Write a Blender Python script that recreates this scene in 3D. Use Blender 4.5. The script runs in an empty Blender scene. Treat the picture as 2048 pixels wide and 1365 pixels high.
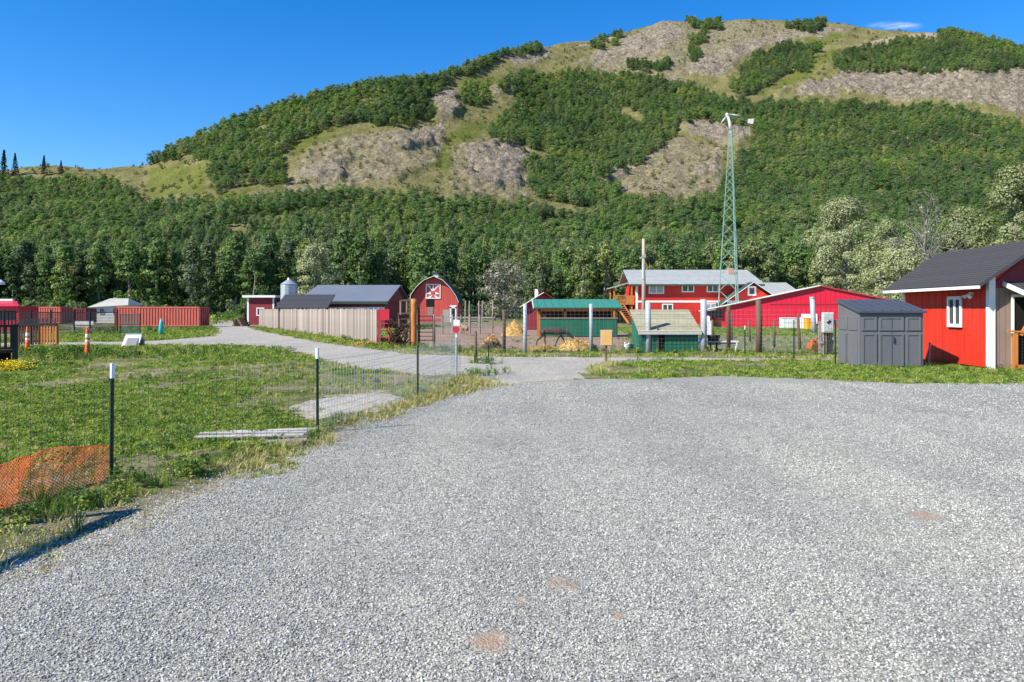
import bpy, math, random
import numpy as np
from mathutils import Vector, Matrix, Euler
random.seed(7); RNG = np.random.default_rng(7)
S = bpy.context.scene
R = math.radians
# ------------------------------------------------------------------ camera, sky, sun, exposure
F, HC, HY, CX = 1480.0, 1.7, 620.0, 1024.0        # focal length in photo pixels, eye height, horizon row
cam = bpy.data.objects.new('camera', bpy.data.cameras.new('camera'))
S.collection.objects.link(cam); S.camera = cam
cam.location = (0, 0, HC); cam.rotation_euler = (R(90), 0, 0)
cam.data.sensor_width = 36; cam.data.lens = F / 2048 * 36; cam.data.shift_y = -62.5 / 2048
cam.data.clip_start = 0.05; cam.data.clip_end = 5000
SUN_EL, SUN_AZ = R(40), math.atan2(-0.86, -0.51)     # azimuth of the direction TO the sun: (sin, cos)
W = bpy.data.worlds.new('World'); S.world = W; W.use_nodes = True
wn, wl = W.node_tree.nodes, W.node_tree.links
wn.clear()
sky = wn.new('ShaderNodeTexSky'); sky.sky_type = 'NISHITA'; sky.sun_disc = False
sky.sun_elevation = SUN_EL; sky.sun_rotation = SUN_AZ % (2 * math.pi)
sky.altitude = 100; sky.air_density = 1.0; sky.dust_density = 0.1; sky.ozone_density = 4.5
hs = wn.new('ShaderNodeHueSaturation'); hs.inputs['Hue'].default_value = .507; hs.inputs['Saturation'].default_value = 1.36; hs.inputs['Value'].default_value = .92
bg = wn.new('ShaderNodeBackground'); bg.inputs['Strength'].default_value = 0.14
wo = wn.new('ShaderNodeOutputWorld')
wl.new(sky.outputs[0], hs.inputs['Color']); wl.new(bg.outputs[0], wo.inputs[0])
def wmath(op, a, b=0.0):
    m = wn.new('ShaderNodeMath'); m.operation = op
    for i, v in enumerate((a, b)):
        if isinstance(v, float): m.inputs[i].default_value = v
        else: wl.new(v, m.inputs[i])
    return m.outputs[0]
wtc = wn.new('ShaderNodeTexCoord'); wsp = wn.new('ShaderNodeSeparateXYZ'); wl.new(wtc.outputs['Generated'], wsp.inputs[0])   # one faint cloud wisp above the summit
cu = wmath('DIVIDE', wmath('SUBTRACT', wmath('DIVIDE', wsp.outputs[0], wsp.outputs[1]), 0.517), 0.045); cv = wmath('DIVIDE', wmath('SUBTRACT', wmath('DIVIDE', wsp.outputs[2], wsp.outputs[1]), 0.3835), 0.0075)
cm = wmath('SUBTRACT', 1.0, wmath('ADD', wmath('MULTIPLY', cu, cu), wmath('MULTIPLY', cv, cv))); cm.node.use_clamp = True
wnz = wn.new('ShaderNodeTexNoise'); wnz.inputs['Scale'].default_value = 30; wnz.inputs['Detail'].default_value = 6; wmp = wn.new('ShaderNodeMapping'); wmp.inputs['Scale'].default_value = (1, 1, 7); wl.new(wtc.outputs['Generated'], wmp.inputs[0]); wl.new(wmp.outputs[0], wnz.inputs['Vector'])
wst = wmath('MULTIPLY', wmath('SUBTRACT', wnz.outputs['Fac'], 0.42), 3.0); wst.node.use_clamp = True
cf = wmath('MULTIPLY', wmath('MULTIPLY', wmath('MULTIPLY', cm, cm), wst), wmath('GREATER_THAN', wsp.outputs[1], 0.0))
wmx = wn.new('ShaderNodeMix'); wmx.data_type = 'RGBA'; wl.new(cf, wmx.inputs['Factor']); wl.new(hs.outputs[0], wmx.inputs[6]); wmx.inputs[7].default_value = (4.3, 4.8, 5.4, 1); wl.new(wmx.outputs[2], bg.inputs[0])
sl = bpy.data.lights.new('sun', 'SUN'); sl.energy = 5.0; sl.angle = R(0.53); sl.color = (1.0, 0.93, 0.80)
so = bpy.data.objects.new('sun', sl); S.collection.objects.link(so)
tosun = Vector((math.sin(SUN_AZ) * math.cos(SUN_EL), math.cos(SUN_AZ) * math.cos(SUN_EL), math.sin(SUN_EL)))
so.rotation_euler = tosun.to_track_quat('Z', 'Y').to_euler(); so.location = tosun * 60
S.view_settings.view_transform = 'Standard'; S.view_settings.look = 'None'
S.view_settings.exposure = 0.68; S.view_settings.gamma = 1.0; S.view_settings.use_curve_mapping = False
S.render.engine = 'CYCLES'; S.cycles.max_bounces = 6; S.cycles.transparent_max_bounces = 8
S.cycles.diffuse_bounces = 3; S.cycles.caustics_reflective = False; S.cycles.caustics_refractive = False

# ------------------------------------------------------------------ helpers
def G(px, py):                     # photo pixel on flat ground -> metres
    Y = HC * F / (py - HY); return ((px - CX) / F * Y, Y)
def XZ(px, py, Y):                 # photo pixel at a known distance -> x, z
    return ((px - CX) / F * Y, HC - (py - HY) / F * Y)
C = S.collection
def tag(o, label=None, cat=None, group=None, kind=None):
    if label: o['label'] = label
    if cat: o['category'] = cat
    if group: o['group'] = group
    if kind: o['kind'] = kind
    return o
def root(name, label, cat, loc, rz=0, group=None):
    o = bpy.data.objects.new(name, None); C.objects.link(o); o.empty_display_size = .3
    o.location = loc if len(loc) == 3 else (loc[0], loc[1], 0); o.rotation_euler = (0, 0, rz)
    return tag(o, label, cat, group)
def link(name, me, parent=None, loc=(0, 0, 0), rot=(0, 0, 0), scl=(1, 1, 1)):
    o = bpy.data.objects.new(name, me); C.objects.link(o); o.parent = parent
    o.location = loc; o.rotation_euler = rot; o.scale = scl
    return o
class B:
    def __init__(s): s.v = []; s.f = []
    def add(s, vs, fs):
        n = len(s.v); s.v += [tuple(v) for v in vs]; s.f += [tuple(i + n for i in f) for f in fs]; return s
    def box(s, x0, x1, y0, y1, z0, z1):
        return s.add([(x0,y0,z0),(x1,y0,z0),(x1,y1,z0),(x0,y1,z0),(x0,y0,z1),(x1,y0,z1),(x1,y1,z1),(x0,y1,z1)],
            [(3,2,1,0),(4,5,6,7),(0,1,5,4),(1,2,6,5),(2,3,7,6),(3,0,4,7)])
    def beam(s, a, b, w, h, up=(0, 0, 1)):
        a = Vector(a); b = Vector(b); d = (b - a).normalized(); up = Vector(up)
        if abs(d.dot(up)) > .98: up = Vector((0, 1, 0))
        r = d.cross(up).normalized() * w / 2; u = r.cross(d).normalized() * h / 2
        vs = [p + i * r + j * u for p in (a, b) for i, j in ((-1,-1),(1,-1),(1,1),(-1,1))]
        return s.add(vs, [(0,1,2,3),(7,6,5,4),(0,4,5,1),(1,5,6,2),(2,6,7,3),(3,7,4,0)])
    def prism(s, pts, vec):           # polygon pts extruded by vec
        n = len(pts); v = Vector(vec); P = [Vector(p) for p in pts]
        fs = [tuple(range(n))[::-1], tuple(range(n, 2 * n))] + [(i, (i + 1) % n, n + (i + 1) % n, n + i) for i in range(n)]
        return s.add(P + [p + v for p in P], fs)
    def tube(s, path, radii, n=8, cap=True):
        P = [Vector(p) for p in path]; rs = radii if hasattr(radii, '__len__') else [radii] * len(P)
        base = len(s.v); ref = None
        for i, p in enumerate(P):
            d = (P[min(i + 1, len(P) - 1)] - P[max(i - 1, 0)]).normalized()
            if ref is None: ref = Vector((0, 0, 1)) if abs(d.z) < .9 else Vector((1, 0, 0))
            a = d.cross(ref).normalized(); b = d.cross(a).normalized(); ref = -b if False else ref
            for k in range(n):
                t = 2 * math.pi * k / n; s.v.append(tuple(p + (a * math.cos(t) + b * math.sin(t)) * rs[i]))
        for i in range(len(P) - 1):
            for k in range(n):
                s.f.append((base + i*n + k, base + i*n + (k+1) % n, base + (i+1)*n + (k+1) % n, base + (i+1)*n + k))
        if cap:
            s.f.append(tuple(base + k for k in range(n))[::-1]); s.f.append(tuple(base + (len(P)-1)*n + k for k in range(n)))
        return s
    def mesh(s, name, mat, smooth=False):
        me = bpy.data.meshes.new(name); me.from_pydata(s.v, [], s.f)
        if mat: me.materials.append(mat)
        if smooth: me.polygons.foreach_set('use_smooth', [True] * len(me.polygons))
        me.update(); return me
    def build(s, name, mat, parent=None, smooth=False, bevel=0, **k):
        o = link(name, s.mesh(name, mat, smooth), parent, **k)
        if bevel:
            m = o.modifiers.new('bevel', 'BEVEL'); m.width = bevel; m.segments = 2; m.limit_method = 'ANGLE'
        return o
def hsh(ix, iy, s):
    n = (ix.astype(np.int64) * 374761393 + iy.astype(np.int64) * 668265263 + s * 1442695041) & 0xffffffff
    n = ((n ^ (n >> 13)) * 1274126177) & 0xffffffff
    return ((n ^ (n >> 16)) & 0xffff) / 65535.0
def vnoise(x, y, s=0):
    x = np.asarray(x, float); y = np.asarray(y, float)
    ix = np.floor(x); iy = np.floor(y); fx = x - ix; fy = y - iy
    fx = fx*fx*(3-2*fx); fy = fy*fy*(3-2*fy)
    return (hsh(ix,iy,s)*(1-fx)+hsh(ix+1,iy,s)*fx)*(1-fy)+(hsh(ix,iy+1,s)*(1-fx)+hsh(ix+1,iy+1,s)*fx)*fy
def fbm(x, y, o=4, s=0):
    r = 0; a = .5; t = 0
    for i in range(o):
        r = r + a * vnoise(np.asarray(x) * 2**i + i*17.3, np.asarray(y) * 2**i - i*9.1, s + i); t += a; a *= .5
    return r / t
def inpoly(x, y, poly):
    x = np.asarray(x, float); y = np.asarray(y, float); r = np.zeros(x.shape, bool); n = len(poly)
    for i in range(n):
        x0, y0 = poly[i]; x1, y1 = poly[(i + 1) % n]
        if y0 == y1: continue
        c = ((y0 > y) != (y1 > y)) & (x < (x1 - x0) * (y - y0) / (y1 - y0) + x0)
        r ^= c
    return r
def grid_mesh(name, V, nx, ny, keep=None, attrs=None, mat=None, smooth=True):
    idx = np.arange(nx * ny).reshape(ny, nx)
    q = np.stack([idx[:-1,:-1], idx[:-1,1:], idx[1:,1:], idx[1:,:-1]], -1).reshape(-1, 4)
    if keep is not None: q = q[keep]
    used, inv = np.unique(q.ravel(), return_inverse=True)
    q = inv.reshape(-1, 4); V = V[used]
    me = bpy.data.meshes.new(name); me.vertices.add(len(V)); me.vertices.foreach_set('co', V.astype(np.float32).ravel())
    me.loops.add(q.size); me.loops.foreach_set('vertex_index', q.ravel().astype(np.int32))
    me.polygons.add(len(q)); me.polygons.foreach_set('loop_start', np.arange(0, q.size, 4, dtype=np.int32))
    me.update(calc_edges=True)
    if smooth: me.polygons.foreach_set('use_smooth', np.ones(len(q), bool))
    for k, a in (attrs or {}).items():
        at = me.attributes.new(k, 'FLOAT_COLOR', 'POINT'); at.data.foreach_set('color', a[used].astype(np.float32).ravel())
    if mat: me.materials.append(mat)
    me.update(); return me
def quads_mesh(name, V, mat, nper=4):         # V: (n, nper, 3) loose faces
    n = len(V); me = bpy.data.meshes.new(name)
    me.vertices.add(n * nper); me.vertices.foreach_set('co', V.astype(np.float32).ravel())
    me.loops.add(n * nper); me.loops.foreach_set('vertex_index', np.arange(n * nper, dtype=np.int32))
    me.polygons.add(n); me.polygons.foreach_set('loop_start', np.arange(0, n * nper, nper, dtype=np.int32))
    me.update(calc_edges=True)
    if mat: me.materials.append(mat)
    return me
def scatter(name, pts, rots, scl, idx, srcs):
    pts = np.asarray(pts); n = len(pts)
    me = bpy.data.meshes.new(name); me.vertices.add(n); me.vertices.foreach_set('co', pts.astype(np.float32).ravel())
    scl = np.asarray(scl);  scl = np.repeat(scl[:, None], 3, 1) if scl.ndim == 1 else scl
    for k, t, d in (('rot', 'FLOAT_VECTOR', rots), ('scl', 'FLOAT_VECTOR', scl)):
        me.attributes.new(k, t, 'POINT').data.foreach_set('vector', np.asarray(d).astype(np.float32).ravel())
    me.attributes.new('idx', 'INT', 'POINT').data.foreach_set('value', np.asarray(idx).astype(np.int32))
    me.update(); o = link(name, me)
    ng = bpy.data.node_groups.new(name, 'GeometryNodeTree')
    ng.interface.new_socket('Geometry', in_out='INPUT', socket_type='NodeSocketGeometry')
    ng.interface.new_socket('Geometry', in_out='OUTPUT', socket_type='NodeSocketGeometry')
    N, L = ng.nodes, ng.links
    gi = N.new('NodeGroupInput'); go = N.new('NodeGroupOutput'); ip = N.new('GeometryNodeInstanceOnPoints'); j = N.new('GeometryNodeJoinGeometry')
    for s_ in reversed(srcs):
        oi = N.new('GeometryNodeObjectInfo'); oi.inputs['Object'].default_value = s_; oi.inputs['As Instance'].default_value = True
        L.new(oi.outputs['Geometry'], j.inputs[0])
    def na(nm, dt):
        a = N.new('GeometryNodeInputNamedAttribute'); a.data_type = dt; a.inputs['Name'].default_value = nm
        return next(x for x in a.outputs if x.enabled and x.name == 'Attribute')
    L.new(gi.outputs[0], ip.inputs['Points']); L.new(j.outputs[0], ip.inputs['Instance'])
    ip.inputs['Pick Instance'].default_value = True
    L.new(na('idx', 'INT'), ip.inputs['Instance Index']); L.new(na('rot', 'FLOAT_VECTOR'), ip.inputs['Rotation']); L.new(na('scl', 'FLOAT_VECTOR'), ip.inputs['Scale'])
    L.new(ip.outputs[0], go.inputs[0])
    o.modifiers.new('scatter', 'NODES').node_group = ng
    return o
# ---- materials
def newmat(name):
    m = bpy.data.materials.new(name); m.use_nodes = True; m.node_tree.nodes.clear()
    return m, m.node_tree.nodes, m.node_tree.links
def ramp(N, stops, interp='LINEAR'):
    r = N.new('ShaderNodeValToRGB'); r.color_ramp.interpolation = interp; e = r.color_ramp.elements
    while len(e) < len(stops): e.new(.5)
    for el, (p, c) in zip(e, stops): el.position = p; el.color = (*c, 1)
    return r
def mixc(N, L, fac, a, b, mode='MIX'):
    m = N.new('ShaderNodeMix'); m.data_type = 'RGBA'; m.blend_type = mode
    for sock, v in ((m.inputs['Factor'], fac), (m.inputs[6], a), (m.inputs[7], b)):
        if hasattr(v, 'links') or hasattr(v, 'is_linked'): L.new(v, sock)
        elif isinstance(v, (int, float)): sock.default_value = v
        else: sock.default_value = (*v, 1)
    return m.outputs[2]
def noise(N, L, vec, scale, detail=4, rough=.55):
    n = N.new('ShaderNodeTexNoise'); n.inputs['Scale'].default_value = scale; n.inputs['Detail'].default_value = detail; n.inputs['Roughness'].default_value = rough
    L.new(vec, n.inputs['Vector']); return n.outputs['Fac']
def M(name, c1, c2=None, scale=3, rough=.75, bump=.0, bscale=60, metal=0, rand=0, stretch=(1, 1, 1), spec=.3, dirt=0):
    m, N, L = newmat(name); c2 = c2 or tuple(x * .82 for x in c1)
    tc = N.new('ShaderNodeTexCoord'); mp = N.new('ShaderNodeMapping'); mp.inputs['Scale'].default_value = stretch
    L.new(tc.outputs['Object'], mp.inputs[0]); vec = mp.outputs[0]
    rp = ramp(N, [(.32, c2), (.68, c1)]); L.new(noise(N, L, vec, scale, 6, .65), rp.inputs[0]); col = rp.outputs[0]
    if rand:
        oi = N.new('ShaderNodeObjectInfo'); rr = ramp(N, [(0, (1 - rand,) * 3), (1, (1 + rand * .4,) * 3)]); L.new(oi.outputs['Random'], rr.inputs[0])
        col = mixc(N, L, 1.0, col, rr.outputs[0], 'MULTIPLY')
    if dirt:
        dr = ramp(N, [(.52, (0, 0, 0)), (.75, (dirt,) * 3)]); L.new(noise(N, L, vec, scale * .37, 8, .7), dr.inputs[0])
        col = mixc(N, L, dr.outputs[0], col, (.16, .13, .1))
    p = N.new('ShaderNodeBsdfPrincipled'); p.inputs['Roughness'].default_value = rough; p.inputs['Metallic'].default_value = metal
    p.inputs['Specular IOR Level'].default_value = spec
    L.new(col, p.inputs['Base Color'])
    if bump:
        b = N.new('ShaderNodeBump'); b.inputs['Strength'].default_value = bump; b.inputs['Distance'].default_value = .02
        L.new(noise(N, L, vec, bscale, 5), b.inputs['Height']); L.new(b.outputs[0], p.inputs['Normal'])
    o = N.new('ShaderNodeOutputMaterial'); L.new(p.outputs[0], o.inputs[0]); return m
def leafmat(name, cols, trans=.3, leafvar=.45, rough=.6, patch=0):      # colour differs tree by tree and leaf by leaf
    m, N, L = newmat(name)
    oi = N.new('ShaderNodeObjectInfo'); rp = ramp(N, [(i / max(1, len(cols) - 1), c) for i, c in enumerate(cols)]); L.new(oi.outputs['Random'], rp.inputs[0])
    ge = N.new('ShaderNodeNewGeometry'); rv = ramp(N, [(0, (1 - leafvar,) * 3), (1, (1 + leafvar,) * 3)]); L.new(ge.outputs['Random Per Island'], rv.inputs[0])
    col = mixc(N, L, 1.0, rp.outputs[0], rv.outputs[0], 'MULTIPLY')
    if patch:
        pr = ramp(N, [(.34, (.62, .7, .74)), (.5, (.95, 1, .95)), (.66, (1.3, 1.22, 1.0))]); L.new(noise(N, L, oi.outputs['Location'], patch, 3, .6), pr.inputs[0]); col = mixc(N, L, 1.0, col, pr.outputs[0], 'MULTIPLY')
    p = N.new('ShaderNodeBsdfPrincipled'); p.inputs['Roughness'].default_value = rough; p.inputs['Specular IOR Level'].default_value = .25; L.new(col, p.inputs['Base Color'])
    t = N.new('ShaderNodeBsdfTranslucent'); L.new(mixc(N, L, 1.0, col, (1.1, 1.15, .5), 'MULTIPLY'), t.inputs[0])
    mx = N.new('ShaderNodeMixShader'); mx.inputs[0].default_value = trans; L.new(p.outputs[0], mx.inputs[1]); L.new(t.outputs[0], mx.inputs[2])
    o = N.new('ShaderNodeOutputMaterial'); L.new(mx.outputs[0], o.inputs[0]); return m
m_red = M('barn_red_paint', (.62, .035, .022), (.5, .028, .018), 2.5, .55, .1, 90, dirt=.1)
m_redboard = M('red_board_paint', (.72, .04, .02), (.6, .032, .016), 3, .5, .15, 60, rand=.14, stretch=(1, 1, .25), dirt=.16)
m_darkred = M('dark_red_paint', (.26, .03, .04), (.2, .024, .03), 2.5, .65, .1, 80, dirt=.12)
m_faded = M('faded_barn_red', (.6, .085, .075), (.48, .08, .065), 1.2, .75, .2, 40, rand=.12, stretch=(1, 1, .3), dirt=.25)
m_crimson = M('crimson_steel', (.62, .012, .04), (.56, .01, .035), .6, .4, .05, 30, spec=.4)
m_brick = M('salmon_red_paint', (.62, .15, .1), (.5, .115, .08), 1.5, .6, .1, 40, dirt=.2)
m_white = M('white_paint', (.8, .8, .78), (.7, .7, .68), 4, .5, .05, 60, dirt=.08)
m_trim = M('white_roof_metal', (.78, .76, .68), (.68, .66, .58), 1, .45)
m_shingle = M('charcoal_shingle', (.066, .066, .07), (.048, .048, .052), 14, .9, .5, 120, rand=.08)
m_shingle2 = M('dark_shingle', (.06, .062, .072), (.045, .047, .056), 8, .9, .5, 120, rand=.15)
m_tanshingle = M('tan_moss_shingle', (.42, .38, .26), (.3, .29, .19), 3, .9, .4, 90, rand=.18)
m_greyroof = M('blue_grey_steel_roof', (.2, .215, .24), (.17, .185, .21), .5, .45, .05, 20, metal=.1)
m_houseroof = M('light_grey_shingle', (.36, .38, .38), (.29, .31, .31), 1.5, .85, .3, 60, rand=.08)
m_greenroof = M('green_steel_roof', (.06, .28, .2), (.05, .23, .165), 1, .4, metal=.1)
m_green = M('dark_green_paint', (.015, .15, .085), (.012, .12, .07), 2, .55, .15, 60, rand=.12, dirt=.1)
m_plastic = M('grey_resin', (.142, .145, .154), (.128, .131, .14), 2, .5, .2, 160)
m_plasticd = M('dark_grey_resin', (.075, .082, .1), (.062, .07, .088), 3, .45, .1, 120)
m_tan = M('tan_board', (.3, .215, .175), (.25, .18, .145), 3, .7, .2, 60, rand=.12, stretch=(1, 1, .25))
m_wood = M('weathered_fence_wood', (.44, .37, .32), (.29, .245, .215), 4, .85, .4, 70, rand=.5, stretch=(1, 1, .12))
m_timber = M('orange_stained_timber', (.55, .21, .05), (.42, .15, .035), 4, .6, .2, 60, rand=.12, stretch=(1, 1, .3))
m_brown = M('brown_post_wood', (.16, .1, .07), (.1, .065, .045), 5, .85, .4, 50, stretch=(1, 1, .2))
m_darkwood = M('dark_and_shaded_wood', (.09, .045, .03), (.06, .03, .02), 5, .75, .3, 50, rand=.2)  # dark wood; for the left-edge slats it also holds their backlit shade
m_greywood = M('silver_grey_wood', (.42, .39, .35), (.27, .25, .22), 6, .9, .5, 60, rand=.3, stretch=(.3, 1, 1))
m_pole = M('pole_wood', (.48, .4, .32), (.34, .28, .22), 3, .85, .3, 40, stretch=(1, 1, .1))
m_steel = M('galvanised_steel', (.5, .53, .56), (.42, .45, .48), 3, .4, .05, 60, metal=.5)
m_pipe = M('painted_grey_pipe', (.44, .45, .47), (.36, .37, .39), 4, .5, .1, 40, dirt=.15)
m_black = M('black_paint', (.015, .016, .018), (.02, .02, .022), 3, .5)
m_navy = M('dark_netting', (.02, .03, .04), (.015, .022, .03), 3, .6)
m_gnet = M('green_netting', (.03, .12, .1), (.02, .09, .075), 3, .6)
m_tpost = M('dark_green_steel', (.02, .045, .035), (.015, .03, .025), 6, .5, metal=.2)
m_wire = M('grey_wire', (.22, .24, .24), (.17, .18, .18), 6, .45, metal=.4)
m_orange = M('orange_safety_plastic', (.85, .16, .03), (.75, .13, .025), 5, .45)

m_glass = M('window_glass', (.02, .028, .035), (.03, .04, .05), .8, .08, spec=.6)
m_palewin = M('curtained_glass', (.3, .36, .38), (.24, .3, .32), .8, .15, spec=.6)
m_dark = M('dark_interior', (.012, .011, .011), (.008, .008, .008), 2, .9)  # near-black: shade of openings and deck undersides put in colour; also a door
m_hay = M('straw', (.62, .41, .14), (.45, .28, .09), 9, .95, .8, 40)
m_sign = M('tan_sign_board', (.72, .43, .16), (.66, .38, .13), 2, .6, dirt=.05)
m_redsign = M('red_sign_face', (.6, .03, .05), None, 2, .5)
m_towergreen = M('tower_green_grey', (.26, .4, .33), (.2, .33, .27), 2, .5, metal=.2)
m_turq = M('turquoise_plastic', (.04, .5, .5), None, 3, .4)
m_rust = M('rusty_orange_iron', (.55, .15, .04), (.3, .08, .03), 6, .8, .3, 40)
m_fur = M('reindeer_fur', (.1, .065, .05), (.055, .038, .032), 5, .95, .5, 60)
m_furpale = M('pale_reindeer_fur', (.34, .24, .16), (.24, .16, .1), 5, .95, .5, 60)
m_antler = M('antler_velvet', (.16, .1, .07), None, 8, .8)
m_bark = M('grey_bark', (.3, .28, .25), (.16, .14, .12), 4, .9, .5, 20, stretch=(1, 1, .2))
m_yellow = M('yellow_plastic', (.85, .42, .03), None, 3, .45)
m_blue = M('blue_plastic', (.03, .05, .4), None, 3, .4)
m_soil = M('bare_soil', (.2, .13, .09), (.14, .09, .06), 2, .95, .6, 30)

# ------------------------------------------------------------------ ground regions
def J(x, y, a, f=1.3, s=5): return x + (fbm(x * f, y * f, 3, s) - .5) * a * 2, y + (fbm(x * f + 50, y * f - 30, 3, s + 3) - .5) * a * 2
P = lambda L_: [G(*p) for p in L_]
LOT = [(-6, -18), (-3.9, 3.6)] + P([(0,1125),(130,1075),(290,1003),(440,952),(600,908),(700,858),(800,815),(900,792),(985,770),(1080,760),(1170,758),(1300,757),(1450,752),(1600,757),(1800,766),(2048,768),(2400,775)]) + [(40, 14), (40, -18)]
TRACK = P([(1190,759),(985,771),(930,757),(830,750),(720,744),(650,724),(560,698),(470,693),(300,692),(130,693),(-250,699),(-250,690),(130,685),(300,683),(420,673),(432,662),(420,650),(436,641),(470,641),(520,661),(640,684),(760,699),(830,709),(1000,713.5),(1180,714.5),(1690,717),(2150,718),(2150,722.5),(1690,723),(1240,724),(1190,735)])
PATCH = P([(560,828),(640,796),(760,786),(830,800),(720,838),(630,848)])
PADDOCK = P([(765,693),(1240,706),(1270,706),(1270,668),(1060,652),(900,652),(790,665)])
PADDOCK2 = P([(1400,708),(1690,708),(1690,672),(1400,672)])
def soft(x, y, poly, r, a, f=1.3):
    x, y = J(x, y, a, f); t = inpoly(x, y, poly).astype(float)
    for k in range(8):
        c, s_ = math.cos(k * math.pi / 4) * r, math.sin(k * math.pi / 4) * r
        t = t + inpoly(x + c, y + s_, poly)
    return t / 9
def isgravel(x, y): return inpoly(*J(x, y, .35), LOT) | inpoly(*J(x, y, .35), TRACK)
def gz(x, y):
    g = soft(x, y, LOT, .5, .3) + soft(x, y, TRACK, .5, .3) + soft(x, y, PADDOCK, .6, .3) + soft(x, y, PADDOCK2, .6, .3)
    d = np.sqrt(np.asarray(x)**2 + np.asarray(y)**2)
    return np.clip(1 - g * 1.6, 0, 1) * (fbm(np.asarray(x) * .8, np.asarray(y) * .8, 4, 11) * .12 - .02) * np.clip((60 - d) / 40, 0, 1)

def lanes(N, L, pos):          # dusty driven lanes, running from the lot towards the track
    mp = N.new('ShaderNodeMapping'); mp.inputs['Rotation'].default_value = (0, 0, R(24)); mp.inputs['Scale'].default_value = (.75, .09, 1); L.new(pos, mp.inputs[0])
    r_ = ramp(N, [(.36, (.9, .905, .915)), (.5, (1, 1, 1)), (.64, (1.08, 1.065, 1.035))]); L.new(noise(N, L, mp.outputs[0], 1.0, 4, .6), r_.inputs[0]); return r_.outputs[0]
def gravel_mat(name='gravel', tint=(1.0, 1.01, .92)):
    m, N, L = newmat(name)
    ge = N.new('ShaderNodeNewGeometry'); pos = ge.outputs['Position']
    def vor(scale):
        v = N.new('ShaderNodeTexVoronoi'); v.inputs['Scale'].default_value = scale; L.new(pos, v.inputs['Vector']); return v
    v1 = vor(78); v2 = vor(17)
    bw = N.new('ShaderNodeRGBToBW'); L.new(v1.outputs['Color'], bw.inputs[0])
    stops = [(.15, (.2, .197, .189)), (.42, (.36, .355, .34)), (.6, (.43, .424, .402)), (.85, (.6, .59, .56))]
    r1 = ramp(N, stops); L.new(bw.outputs[0], r1.inputs[0])
    bw2 = N.new('ShaderNodeRGBToBW'); L.new(v2.outputs['Color'], bw2.inputs[0])
    r2 = ramp(N, [(.2, (.84, .85, .87)), (.8, (1.12, 1.1, 1.07))]); L.new(bw2.outputs[0], r2.inputs[0])
    col = mixc(N, L, 1.0, r1.outputs[0], r2.outputs[0], 'MULTIPLY')
    gap = ramp(N, [(.3, (1, 1, 1)), (.75, (.55, .55, .55))]); L.new(v1.outputs['Distance'], gap.inputs[0])
    lp = N.new('ShaderNodeMath'); lp.operation = 'MULTIPLY'; lp.inputs[1].default_value = 1.0; L.new(v1.outputs['Distance'], lp.inputs[0])
    col = mixc(N, L, 1.0, col, gap.outputs[0], 'MULTIPLY')
    big = ramp(N, [(.3, (.86, .87, .885)), (.5, (1.0, 1.0, 1.0)), (.72, (1.12, 1.1, 1.05))]); L.new(noise(N, L, pos, .45, 5), big.inputs[0])
    col = mixc(N, L, 1.0, col, big.outputs[0], 'MULTIPLY'); col = mixc(N, L, 1.0, col, lanes(N, L, pos), 'MULTIPLY')
    col = mixc(N, L, 1.0, col, tint, 'MULTIPLY')
    # brown dirt showing through
    at = N.new('ShaderNodeVertexColor'); at.layer_name = 'edge'
    sp = N.new('ShaderNodeSeparateColor'); L.new(at.outputs[0], sp.inputs[0])
    nz = noise(N, L, pos, 3.0, 6, .65)
    ad = N.new('ShaderNodeMath'); ad.operation = 'ADD'; L.new(nz, ad.inputs[0]); L.new(sp.outputs[0], ad.inputs[1])
    ed = ramp(N, [(.78, (0, 0, 0)), (1.0, (.85, .85, .85))]); L.new(ad.outputs[0], ed.inputs[0])
    dg = ramp(N, [(.35, (.17, .15, .075)), (.65, (.33, .28, .17))]); L.new(noise(N, L, pos, 1.1, 4), dg.inputs[0])
    col = mixc(N, L, ed.outputs[0], col, dg.outputs[0])
    pt = ramp(N, [(.3, (0, 0, 0)), (.6, (.8, .8, .8))])
    ad2 = N.new('ShaderNodeMath'); ad2.operation = 'MULTIPLY'; L.new(noise(N, L, pos, 6, 4), ad2.inputs[0]); L.new(sp.outputs[1], ad2.inputs[1])
    L.new(ad2.outputs[0], pt.inputs[0]); col = mixc(N, L, pt.outputs[0], col, (.36, .23, .15))
    p = N.new('ShaderNodeBsdfPrincipled'); p.inputs['Roughness'].default_value = .9; p.inputs['Specular IOR Level'].default_value = .2
    L.new(col, p.inputs['Base Color'])
    b = N.new('ShaderNodeBump'); b.inputs['Strength'].default_value = .55; b.inputs['Distance'].default_value = .012; b.invert = True
    L.new(v1.outputs['Distance'], b.inputs['Height']); L.new(b.outputs[0], p.inputs['Normal'])
    o = N.new('ShaderNodeOutputMaterial'); L.new(p.outputs[0], o.inputs[0]); return m
m_gravel = gravel_mat(); m_track = gravel_mat('track_gravel', (1.22, 1.17, 1.06))
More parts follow.
